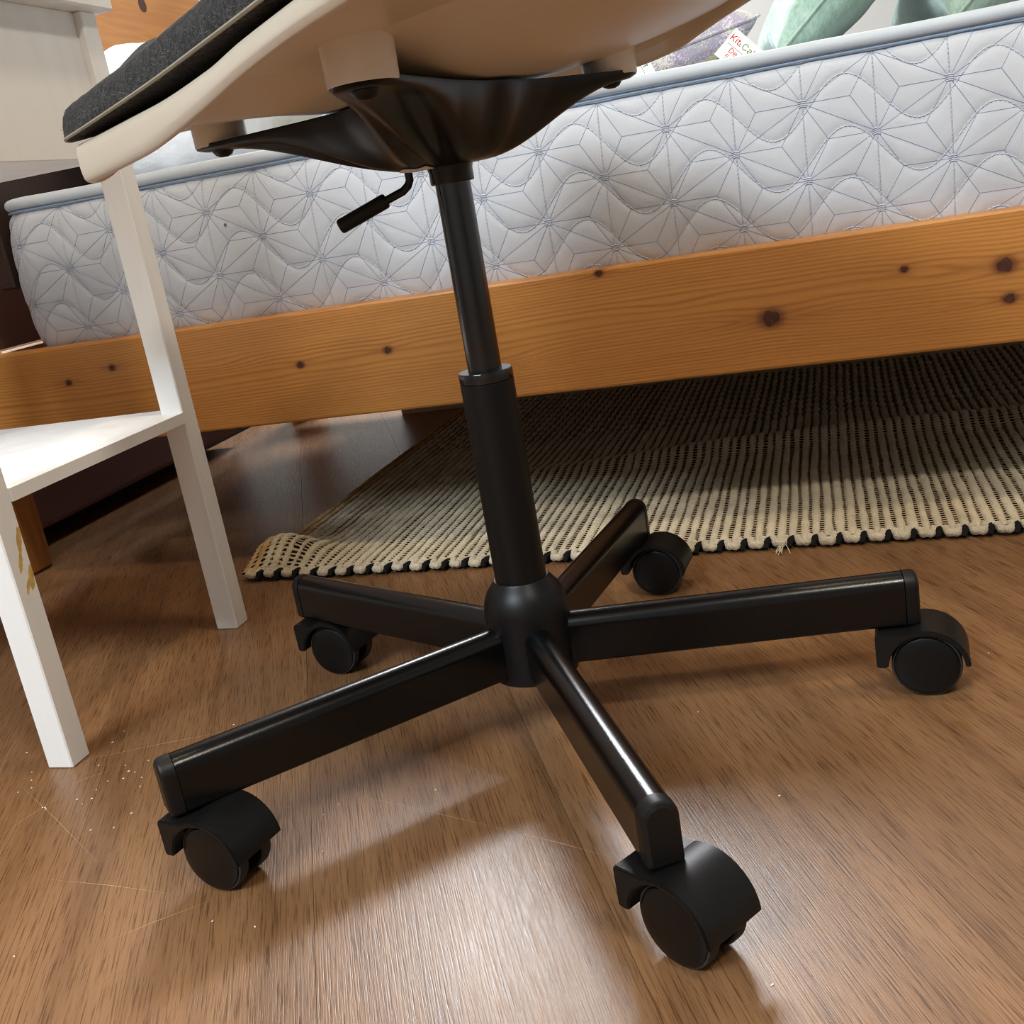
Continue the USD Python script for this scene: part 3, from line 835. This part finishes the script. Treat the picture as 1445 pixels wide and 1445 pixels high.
obj('foot_rail', cbox((1.225, 0.51, ZR0), (1.255, 1.425, 0.42), 0.003), 'pine_cross', bed, smooth=False)

# ------------------------------------------------------------------ mattress
mattress = thing('mattress', 'white quilted mattress with a star-stitched pattern lying on the pine bed', 'mattress')
MX0, MX1, MY0, MY1 = -0.800, 1.205, 0.482, 1.440
MZ0, MZ1 = 0.2915, 0.4985                               # side panel; the border roll goes above
CR = 0.060                                             # corner radius in plan
AH = 0.0775                                            # star spacing
PH_S, PH_Z = 0.0, 0.0
# perimeter: front face from right to left corner and round to the head end
fl = MX1 - MX0 - 2 * CR
arc = CR * PI / 2


def perim(s):
    """s = 0 at the right end of the straight front run, increasing to the left, round the corner, along the head end. Returns xy and outward normal."""
    s = np.asarray(s, float)
    x = np.where(s < fl, MX1 - CR - s, 0.0); y = np.where(s < fl, MY0, 0.0)
    nx = np.zeros_like(s); ny = -np.ones_like(s)
    a = np.clip((s - fl) / CR, 0, PI / 2)
    inarc = (s >= fl) & (s < fl + arc)
    x = np.where(inarc, MX0 + CR - CR * np.sin(a), x); y = np.where(inarc, MY0 + CR - CR * np.cos(a), y)
    nx = np.where(inarc, -np.sin(a), nx); ny = np.where(inarc, -np.cos(a), ny)
    e = s >= fl + arc
    x = np.where(e, MX0, x); y = np.where(e, MY0 + CR + (s - fl - arc), y)
    nx = np.where(e, -1.0, nx); ny = np.where(e, 0.0, ny)
    return x, y, nx, ny


# quilting pattern in (s, z): triangular lattice of stars (vertical columns), asanoha rays, and waves
XS = 0.2352                                            # world x of one star column
ZS = 0.4545
colw = 0.0714


def star_pos(i, j):
    """lattice point: column i (towards -x), row j"""
    return (-i * colw), (j + (0.5 if i % 2 else 0.0)) * AH


def seg_list():
    segs, waves = [], []
    S0 = MX1 - CR - XS
    for i in range(-4, 17):
        for j in range(-3, 4):
            p = np.array(star_pos(i, j))
            # neighbours: up in the column, and the two of the next column
            up = p + [0, AH]; na = p + [-colw, AH / 2]; nb = p + [-colw, -AH / 2]
            c1 = (p + up + na) / 3; c2 = (p + na + nb) / 3
            segs += [(p, na), (p, nb), (p, up)]
            for c, tri in ((c1, (p, up, na)), (c2, (p, na, nb))):
                for q in tri:
                    segs.append((c, q))
    return segs


SEGS = seg_list()
U0 = MX1 - CR - XS                                     # s of the star column

# face grid
ss = np.concatenate([np.arange(0.0, 0.60, 0.012), np.arange(0.60, fl + arc, 0.0022), np.arange(fl + arc, fl + arc + 0.75, 0.02)])
zs = np.linspace(MZ0, MZ1, 84)
Sg, Zg = np.meshgrid(ss, zs, indexing='ij')
px = -(Sg - U0); pz = Zg - ZS                          # pattern coordinates: x to the right, z up


def tri_fold(px, pz):
    """distance to the nearest asanoha line, and to the nearest star, at each point"""
    best = np.full(px.shape, 1e9); star = np.full(px.shape, 1e9)
    # work in one cell: reduce columns
    i = np.floor(-px / colw).astype(int)
    for di in (-1, 0, 1, 2):
        ii = i + di
        offz = np.where(ii % 2 != 0, 0.5, 0.0) * AH
        j = np.floor((pz - offz) / AH).astype(int)
        for dj in (-1, 0, 1, 2):
            sx = -ii * colw; sz = (j + dj) * AH + offz
            dx, dz = (px - sx) * (AH * 0.8660 / colw), pz - sz
            star = np.minimum(star, np.hypot(dx, dz))
            ang = np.arctan2(dz, dx)
            # rays every 30 degrees from the star (edges and centroid lines), valid up to the edge length / centroid distance
            k = np.round(ang / (PI / 6)); da = ang - k * PI / 6
            r = np.hypot(dx, dz)
            lim = np.where(k.astype(int) % 2 != 0, AH * 0.5, AH / math.sqrt(3))
            dist = np.where(r * np.cos(da) <= lim, np.abs(r * np.sin(da)), 1e9)
            best = np.minimum(best, dist)
    return best, star


dl, ds = tri_fold(px, pz)


def wave_z(px, j):
    """stitched wave through the stars: one hump per two columns, sloping from star to star"""
    return 0.0275 * np.cos(PI * (px - 0.042) / colw) - 0.005 + j * 0.0515


dw = np.full(px.shape, 1e9)
for j in range(-4, 5):
    dw = np.minimum(dw, np.abs(pz - wave_z(px, j)))
puff = 0.0006 * (1 - np.exp(-dl / 0.004)) + 0.0021 * (1 - np.exp(-dw / 0.005)) - 0.0016 * np.exp(-(ds / 0.006) ** 2)
lumps = 0.004 * (meshkit.fbm(np.stack([Sg * 7, Zg * 9, 0 * Sg], -1), 3, 2) - 0.5)
hrel = (Zg - MZ0) / (MZ1 - MZ0)
bulge = 0.010 * np.sin(PI * np.clip(hrel, 0, 1)) ** 0.7
edge_in = -0.010 * np.exp(-(1 - hrel) / 0.035) - 0.016 * np.exp(-hrel / 0.10)
disp = puff + lumps + bulge + edge_in
x, y, nx, ny = perim(Sg)
FV = np.stack([x + nx * disp, y + ny * disp, Zg], -1)
# carry the side over into the top and bottom panels
ytop = np.full(len(ss), 0.9)
inner = FV[:, -1].copy(); inner[:, 2] = MZ1 + 0.004
back = inner.copy(); back[:, 1] = np.maximum(back[:, 1], 1.0); 
topc = back.copy()
topc[:, 0] = np.clip(topc[:, 0], MX0 + 0.05, MX1)
lowc = FV[:, 0].copy(); lowc[:, 1] = np.maximum(lowc[:, 1], 1.0); lowc[:, 0] = np.clip(lowc[:, 0], MX0 + 0.05, MX1)
G = np.concatenate([lowc[:, None], FV, inner[:, None], topc[:, None]], 1)
fm = trimesh.Trimesh(G.reshape(-1, 3), grid_faces(*G.shape[:2]), process=False)
side_p = obj('quilted_border', fm, 'quilt_fabric', mattress, smooth=True)
# the body behind the quilted border
obj('core', rbox((MX0 + 0.03, MY0 + 0.03, MZ0 + 0.001), (MX1, MY1, MZ1 + 0.010), 0.012), 'quilt_fabric', mattress)


def face_point(px, pz, lift):
    """a point of the face at pattern coordinates, lifted outward"""
    s = U0 - np.asarray(px); z = np.asarray(pz) + ZS
    fi = np.interp(s, ss, np.arange(len(ss))); fj = (z - MZ0) / (zs[1] - zs[0])
    i0 = np.clip(fi.astype(int), 0, len(ss) - 2); j0 = np.clip(fj.astype(int), 0, len(zs) - 2)
    a, b = np.clip(fi - i0, 0, 1), np.clip(fj - j0, 0, 1)
    P = (FV[i0, j0] * ((1 - a) * (1 - b))[:, None] + FV[i0 + 1, j0] * (a * (1 - b))[:, None] + FV[i0, j0 + 1] * ((1 - a) * b)[:, None] + FV[i0 + 1, j0 + 1] * (a * b)[:, None])
    _, _, nx, ny = perim(s)
    return P + np.stack([nx, ny, 0 * nx], -1) * lift


SMAX = fl + arc + 0.02
lines, dashes = [], []


def ribbon(P, r):
    return sweep(P, r, 4, False)


seen = set()
for p, q in SEGS:
    L_ = np.linalg.norm(q - p)
    is_edge = L_ > AH * 0.9
    vertical = is_edge and abs(q[0] - p[0]) < 1e-6
    n = max(5, int(L_ / 0.004))
    t = np.linspace(0, 1, n)
    P2 = p[None] * (1 - t[:, None]) + q[None] * t[:, None]
    s = U0 - P2[:, 0]; z = P2[:, 1] + ZS
    ok = (s > 0.55) & (s < SMAX) & (z > MZ0 + 0.01) & (z < MZ1 - 0.004)
    if ok.sum() < 3:
        continue
    P2 = P2[ok]
    if vertical:
        for k in range(0, len(P2) - 1):
            seg = P2[k:k + 2].copy(); mid = seg.mean(0); seg = mid + (seg - mid) * 0.62
            dashes.append(ribbon(face_point(seg[:, 0], seg[:, 1], 0.0004), 0.00075))
    else:
        lines.append(ribbon(face_point(P2[:, 0], P2[:, 1], 0.0001), 0.00038))
for j in range(-4, 5):
    xx = np.arange(-1.12, 0.30, 0.0042)
    zz_ = wave_z(xx, j)
    for k in range(len(xx) - 1):
        s = U0 - xx[k]; z = zz_[k] + ZS
        if 0.55 < s < SMAX and MZ0 + 0.01 < z < MZ1 - 0.004:
            a = np.array([[xx[k], zz_[k]], [xx[k + 1], zz_[k + 1]]]); mid = a.mean(0); a = mid + (a - mid) * 0.7
            dashes.append(ribbon(face_point(a[:, 0], a[:, 1], 0.0004), 0.0008))
# star knots: short bars at each star
for i in range(-4, 17):
    for j in range(-3, 4):
        p = np.array(star_pos(i, j)); s = U0 - p[0]; z = p[1] + ZS
        if not (0.55 < s < SMAX and MZ0 + 0.012 < z < MZ1 - 0.008):
            continue
        for k in (-1.5, -0.5, 0.5, 1.5):
            a = p + np.array([[-0.0035, k * 0.0019 - 0.0006], [0.0, k * 0.0019 + 0.0003], [0.0035, k * 0.0019 - 0.0006]])
            dashes.append(ribbon(face_point(a[:, 0], a[:, 1], 0.0006), 0.0008))
obj('line_stitching', cat_(lines), 'quilt_thread', side_p, smooth=False, kind='stuff', label='grey-blue quilting lines between the stars')
obj('dash_stitching', cat_(dashes), 'wave_thread', side_p, smooth=False, kind='stuff', label='pale dashed quilting waves and star knots')
# border roll and its two cords
sr = np.concatenate([np.arange(0.0, fl, 0.012), np.linspace(fl, fl + arc, 24), np.arange(fl + arc + 0.012, fl + arc + 0.75, 0.012)])
x, y, nx, ny = perim(sr)
wob = 0.0012 * (meshkit.fbm(np.stack([sr * 9, 0 * sr, 0 * sr], 1), 3, 6) - 0.5)
rollp = []
for k in range(len(sr)):
    a = np.linspace(-1.9, 2.4, 14)
    cyl = np.stack([np.cos(a), np.sin(a)], 1) * np.array([0.0085, 0.0078])
    rollp.append(np.stack([x[k] + nx[k] * (cyl[:, 0] - 0.004), y[k] + ny[k] * (cyl[:, 0] - 0.004), 0.5055 + wob[k] * 2 + cyl[:, 1]], 1))
rp = np.array(rollp)
roll = trimesh.Trimesh(rp.reshape(-1, 3), grid_faces(*rp.shape[:2]), process=False)
obj('border_roll', roll, 'quilt_tape', mattress, smooth=True, label='pale blue taped roll along the top edge')
for dz, r, out in ((-0.0015, 0.0013, 0.0012), (0.0022, 0.0011, 0.0002)):
    obj('piping', sweep(np.stack([x + nx * out, y + ny * out, 0.4975 + dz + wob], 1), r, 7, False), 'quilt_cord', mattress, label='thin blue piping cord')
# two small marks on the fabric
for (mx, mz, r) in ((-0.598, 0.4465, 0.0032), (-0.4545, 0.4350, 0.0022)):
    P = face_point(np.array([mx - XS]), np.array([mz - ZS]), 0.0006)[0]
    a = np.linspace(0, 2 * PI, 14, endpoint=False); rr = r * (1 + 0.5 * (srng.random(14) - 0.5))
    sm_ = extrude(Polygon(np.stack([rr * np.cos(a) * 0.8, rr * np.sin(a)], 1)), 0.0005)
    v = sm_.vertices.copy(); sm_.vertices = np.stack([P[0] + v[:, 0], P[1] - v[:, 2], P[2] + v[:, 1]], 1)
    obj('smudge', sm_, 'smudge', side_p, smooth=False, label='small dark smudge on the quilting')

# ------------------------------------------------------------------ rug
rug = thing('rug', 'cream and black hand-woven corded rug lying partly under the bed', 'rug')
RX0, RX1, RY0, RY1 = -0.497, 1.02, 0.381, 1.34


def rug_h(x, y):
    h = 0.0045 * (meshkit.fbm(np.stack([x * 4.0, y * 4.5, 0 * x], -1), 3, 4) - 0.35)
    h = np.maximum(h, 0)
    ridge = 0.78 + 0.05 * np.sin(x * 4.0)
    h = h + 0.013 * np.exp(-((y - ridge) / 0.035) ** 2) * np.clip((x + 0.35) / 0.4, 0, 1)
    h = h + 0.030 * np.exp(-((x - RX0 - 0.035) / 0.05) ** 2 - ((y - RY0 - 0.062) / 0.042) ** 2)
    return h


gx = np.arange(RX0, RX1 + 0.001, 0.0108); gy = np.arange(RY0, RY1, 0.014)
GX, GY = np.meshgrid(gx, gy, indexing='ij')
BZ = rug_h(GX, GY)
tp = np.stack([GX, GY, BZ + 0.0058], -1); bt = np.stack([GX, GY, np.maximum(BZ * 0.0, 0) + 0.0006], -1)
obj('ground_weave', cat_([trimesh.Trimesh(tp.reshape(-1, 3), grid_faces(*tp.shape[:2]), process=False), trimesh.Trimesh(bt.reshape(-1, 3), grid_faces(*bt.shape[:2])[:, ::-1], process=False)]), 'rug_weave', rug, smooth=True)
pitch = 0.0126
nc = int((RX1 - RX0) / pitch)
rrng = np.random.default_rng(9)
for k in range(nc):
    xc = RX0 + 0.005 + k * pitch
    if xc > 0.75:
        pass
    step = 0.0013 if xc < 0.72 else 0.004
    yy = np.concatenate([np.arange(RY0 + 0.002, 0.62, step), np.arange(0.62, 0.95, max(step, 0.0022)), np.arange(0.95, RY1, 0.006)])
    ph = rrng.random() * 6
    wig = 0.0011 * (meshkit.fbm(np.stack([yy * 12, 0 * yy + k * 3.7, 0 * yy], 1), 3, 1) - 0.5) * 2 + 0.0035 * (meshkit.fbm(np.stack([yy * 3, 0 * yy + xc * 3, 0 * yy], 1), 2, 2) - 0.5) * 2
    xs_ = xc + wig
    hh = rug_h(xs_, yy)
    thick = (0.0037 + 0.0012 * (rrng.random() - 0.5)) * (1 + 0.22 * (meshkit.fbm(np.stack([yy * 30, 0 * yy + k, 0 * yy], 1), 2, 5) - 0.5) * 2)
    bead = 1.0 + 0.34 * np.sin(2 * PI * yy / 0.0072 + ph)
    r = thick * bead
    a = np.linspace(-0.5, PI + 0.5, 8)
    v = np.stack([xs_[:, None] + r[:, None] * np.cos(a)[None], np.broadcast_to(yy[:, None], (len(yy), 8)), (hh + 0.0054)[:, None] + 0.75 * r[:, None] * np.sin(a)[None]], -1)
    cm_ = trimesh.Trimesh(v.reshape(-1, 3), grid_faces(len(yy), 8), process=False)
    cm_.invert()
    obj('cord', cm_, 'tan_yarn' if xc < RX0 + 0.03 else 'cream_yarn', rug, smooth=True)
# front edge: cream knots parted by black yarn
kn = []
pk = pitch * 2
for k in range(int((RX1 - RX0) / pk)):
    xc = RX0 + 0.006 + (k + 0.5) * pk
    jig = (rrng.random() - 0.5) * 0.003
    h0 = float(rug_h(np.array(xc), np.array(RY0)))
    pp = [(xc - pk * 0.30, RY0 + 0.010, h0 + 0.0062), (xc - pk * 0.24, RY0 - 0.002 + jig, h0 + 0.0058), (xc + pk * 0.05, RY0 - 0.007 + jig, h0 * 0.7 + 0.0072), (xc + pk * 0.20, RY0 - 0.003 + jig, h0 + 0.0060), (xc + pk * 0.22, RY0 + 0.009, h0 + 0.0068)]
    t = np.linspace(0, 1, 16); base_t = np.linspace(0, 1, 5)
    P = np.stack([np.interp(t, base_t, np.array(pp)[:, c]) for c in range(3)], 1)
    rr = 0.0044 * (1 + 0.12 * np.sin(t * 26)) * (0.95 + 0.2 * rrng.random())
    obj('edge_knot', sweep(P, rr, 9), 'cream_yarn', rug, smooth=True)
    xb = xc + pk * 0.44
    P = [(xb + 0.0015, RY0 + 0.014, h0 + 0.0056), (xb, RY0 + 0.004, h0 + 0.0064), (xb - 0.001, RY0 - 0.004 + jig, h0 * 0.8 + 0.0072), (xb - 0.002, RY0 - 0.008 + jig, 0.0032)]
    obj('edge_binding', sweep(P, [0.0026, 0.0040, 0.0040, 0.0026], 8), 'black_yarn', rug, smooth=True)
# a frayed tuft hanging out of the edge
tf = []
for k in range(9):
    b0 = np.array([0.176 + 0.006 * rrng.random(), RY0 - 0.004, 0.006]); e = b0 + [(rrng.random() - 0.6) * 0.016, -0.010 - 0.012 * rrng.random(), -0.004]
    tf.append(sweep([b0, 0.5 * (b0 + e) + [0, 0, 0.001], e], 0.0005, 5))
obj('frayed_tuft', cat_(tf), 'cream_yarn', rug, kind='stuff')

# ------------------------------------------------------------------ mauve divan behind the head end
dv = thing('divan_base', 'mauve fabric divan base on a black plinth behind the head of the pine bed', 'divan')
obj('box', rbox((-2.05, 0.20, 0.026), (-0.968, 1.225, 0.47), 0.012), 'mauve_cloth', dv)
obj('plinth', trimesh.creation.box(bounds=[[-2.03, 0.26, 0.0], [-1.04, 1.55, 0.028]]), 'dark_plinth', dv, smooth=False)
box = thing('storage_box', 'long low pale timber storage box under the far side of the bed, its unseen height made up to block light', 'box')  # only its pale base shows; the height is shaped to block light under the bed
for lo, hi in (((-0.645, 1.347, 0.0), (1.15, 1.359, 0.172)), ((-0.645, 1.407, 0.0), (1.15, 1.419, 0.172)), ((-0.645, 1.3592, 0.0), (-0.633, 1.4068, 0.172)), ((1.138, 1.3592, 0.0), (1.15, 1.4068, 0.172))):
    obj('side_board', cbox(lo, hi, 0.0015), 'pale_wood', box, smooth=False)
obj('lid', cbox((-0.648, 1.344, 0.1722), (1.153, 1.422, 0.1822), 0.0015), 'pale_wood', box, smooth=False)


# ------------------------------------------------------------------ pillows and cushions on the mattress
def pillow(a, b, t, n=3.2, pinch=0.10, N=48, seed=0, wr=0.012):
    g_ = np.linspace(-1, 1, N)
    A, B = np.meshgrid(g_, g_, indexing='ij')
    A = np.sign(A) * np.abs(A) ** 0.8; B = np.sign(B) * np.abs(B) ** 0.8
    th_ = t * np.clip((1 - np.abs(A) ** n) * (1 - np.abs(B) ** n), 0, 1) ** 0.45
    sx = a * A * (1 - pinch * (1 - B ** 2) * A ** 2); sy = b * B * (1 - pinch * (1 - A ** 2) * B ** 2)
    w = wr * (meshkit.fbm(np.stack([A * 2.2 + seed, B * 2.2, 0 * A], -1), 4, seed + 1) - 0.5)
    up = np.stack([sx, sy, th_ + w * (th_ / t)], -1); dn = np.stack([sx, sy, -th_ + w * (th_ / t)], -1)
    V = np.vstack([up.reshape(-1, 3), dn.reshape(-1, 3)])
    f = grid_faces(N, N)
    m = trimesh.Trimesh(V, np.vstack([f, f[:, ::-1] + N * N]), process=False)
    m.merge_vertices(); m.update_faces(m.nondegenerate_faces()); m.fix_normals()
    if m.volume < 0:
        m.invert()
    ring = np.vstack([np.stack([sx[:, 0], sy[:, 0], 0 * sx[:, 0]], 1), np.stack([sx[-1, 1:], sy[-1, 1:], 0 * sx[-1, 1:]], 1),
                      np.stack([sx[::-1, -1][1:], sy[::-1, -1][1:], 0 * sx[::-1, -1][1:]], 1), np.stack([sx[0, ::-1][1:], sy[0, ::-1][1:], 0 * sx[0, ::-1][1:]], 1)])
    return m, ring


TOP = MZ1 + 0.012


def place_pillow(name, label, cat, mt, size, R, loc, seam_m=None, group=None, seed=0, wr=0.012):
    m, ring = pillow(*size, seed=seed, wr=wr)
    R = np.array(R)
    m = xf(m, R)
    drop = 0.0
    m.apply_translation([0, 0, 0])
    lift = -m.vertices[:, 2].min() + TOP
    lz = lift if loc[2] is None else loc[2]
    t = thing(name, label, cat, (loc[0], loc[1], lz), group=group)
    obj('cover', m, mt, t, smooth=True)
    obj('seam', sweep(ring @ R.T, 0.0022, 6, False), seam_m or mt, t)
    return t


# mint velvet cushions leaning to the right
place_pillow('velvet_cushion', 'mint green velvet cushion leaning at the left of the two on the mattress', 'cushion', 'mint_velvet', (0.20, 0.20, 0.052), rotz(0.12) @ roty(-math.radians(42)), (0.335, 0.80, None), seed=3, wr=0.012, group='velvet cushions on the bed')
place_pillow('velvet_cushion', 'sage green velvet cushion leaning against the mint one near the right edge of the photo', 'cushion', 'sage_velvet', (0.26, 0.20, 0.068), rotz(0.12) @ roty(-math.radians(42)), (0.562, 0.81, None), seed=8, wr=0.012, group='velvet cushions on the bed')
# patterned cushions with swing tags
place_pillow('patterned_cushion', 'yellow, lilac and grey speckled cushion with a swing tag beside the mint cushion', 'cushion', 'speckle_print', (0.098, 0.105, 0.032), rotz(0.25) @ roty(math.radians(-11)), (0.072, 0.78, None), seed=5, group='patterned cushions on the bed')
place_pillow('patterned_cushion', 'white cushion printed in teal, blue and yellow behind the speckled one', 'cushion', 'bright_print', (0.085, 0.12, 0.034), rotz(-0.1) @ roty(math.radians(-8)), (-0.045, 1.03, None), seed=6, group='patterned cushions on the bed')
# white bedding at the head end
place_pillow('pillow', 'white cotton pillow lying flat by the headboard', 'pillow', 'white_cotton', (0.165, 0.16, 0.098), rotz(0.05), (-0.640, 0.80, None), seed=2, wr=0.03, group='white pillows by the headboard')
place_pillow('pillow', 'white cotton pillow standing upright further back by the headboard', 'pillow', 'white_cotton', (0.20, 0.19, 0.060), rotz(0.06) @ rotx(math.radians(74)), (-0.58, 1.090, None), seed=4, wr=0.03, group='white pillows by the headboard')
place_pillow('patterned_cushion', 'yellow and white printed cushion lying flat beside the white pillow', 'cushion', 'bright_print', (0.13, 0.15, 0.032), rotz(0.2), (-0.325, 0.86, None), seed=9, group='patterned cushions on the bed')


def swing_tag(label, centre, rot_plane, w, h, lines_):
    t = thing('swing_tag', label, 'tag', centre, group='swing tags on the patterned cushions')
    R = np.array(rot_plane)
    card = cbox((-w / 2, -h / 2, -0.0004), (w / 2, h / 2, 0.0004), 0.0001)
    obj('card', xf(card, R), 'paper', t, smooth=False)
    for (txt, hgt, x, y, mt) in lines_:
        tm = meshkit.text_mesh(txt, hgt, 0.0003)
        tm.apply_translation([x, y, 0.0003])
        obj('lettering', xf(tm, R), mt, t, smooth=False)
    rule = trimesh.creation.box(bounds=[[-w * 0.44, 0.0005, 0.0003], [w * 0.44, 0.0009, 0.0006]])
    obj('rule', xf(rule, R), 'ink_dark', t, smooth=False)
    return t


# card faces the viewer, turned clockwise in its plane
vx = np.array(R_); vy = np.array(U_); vz = -np.array(F_)
cc, ss_ = math.cos(math.radians(-40)), math.sin(math.radians(-40))
swing_tag('white swing tag lettered in red and olive hanging on the speckled cushion', (0.170, 0.640, 0.5245), basis(vx * cc + vy * -ss_ * -1, -vx * ss_ + vy * cc, vz), 0.052, 0.040,
          [('Kit', 0.0080, -0.0245, 0.0055, 'ink_red'), ('&', 0.0040, -0.0115, 0.0055, 'ink_olive'), ('Cab', 0.0080, -0.0070, 0.0055, 'ink_olive'), ('De', 0.0065, -0.016, -0.0075, 'ink_red'), ('50', 0.0065, -0.016, -0.0165, 'ink_red')])
cc, ss_ = math.cos(math.radians(-62)), math.sin(math.radians(-62))
swing_tag('small white swing tag with green lettering beside the white standoff of the chair seat', (0.052, 0.640, 0.529), basis(vx * cc + vy * ss_, -vx * ss_ + vy * cc, vz), 0.040, 0.026,
          [('Kit', 0.007, -0.014, 0.003, 'ink_green')])

# ------------------------------------------------------------------ ceiling lamp housings where the lights hang
for (x, y, w, h, nm, lb) in ((-0.85, 3.0, 0.96, 0.66, 'ceiling_panel', 'wide flat ceiling panel lamp beyond the bed'), (-1.0, -2.4, 1.26, 0.66, 'ceiling_panel', 'wide flat ceiling panel lamp behind the viewer')):
    obj(nm, cbox((x - w / 2, y - h / 2, 2.60), (x + w / 2, y + h / 2, 2.65), 0.004), 'ceiling_paint', smooth=False, label=lb, cat='lamp', group='ceiling lamps')
for (x, y, lb) in ((1.22, -1.34, 'round spot lamp housing on the ceiling behind the viewer'), (0.25, 0.10, 'round spot lamp housing on the ceiling over the chair')):
    obj('spot_lamp', xf(lathe([(0.0, 0.0), (0.15, 0.0), (0.155, 0.006), (0.155, 0.03), (0.0, 0.03)], 48), None, (x, y, 2.62)), 'black_tube', label=lb, cat='lamp', group='ceiling lamps')
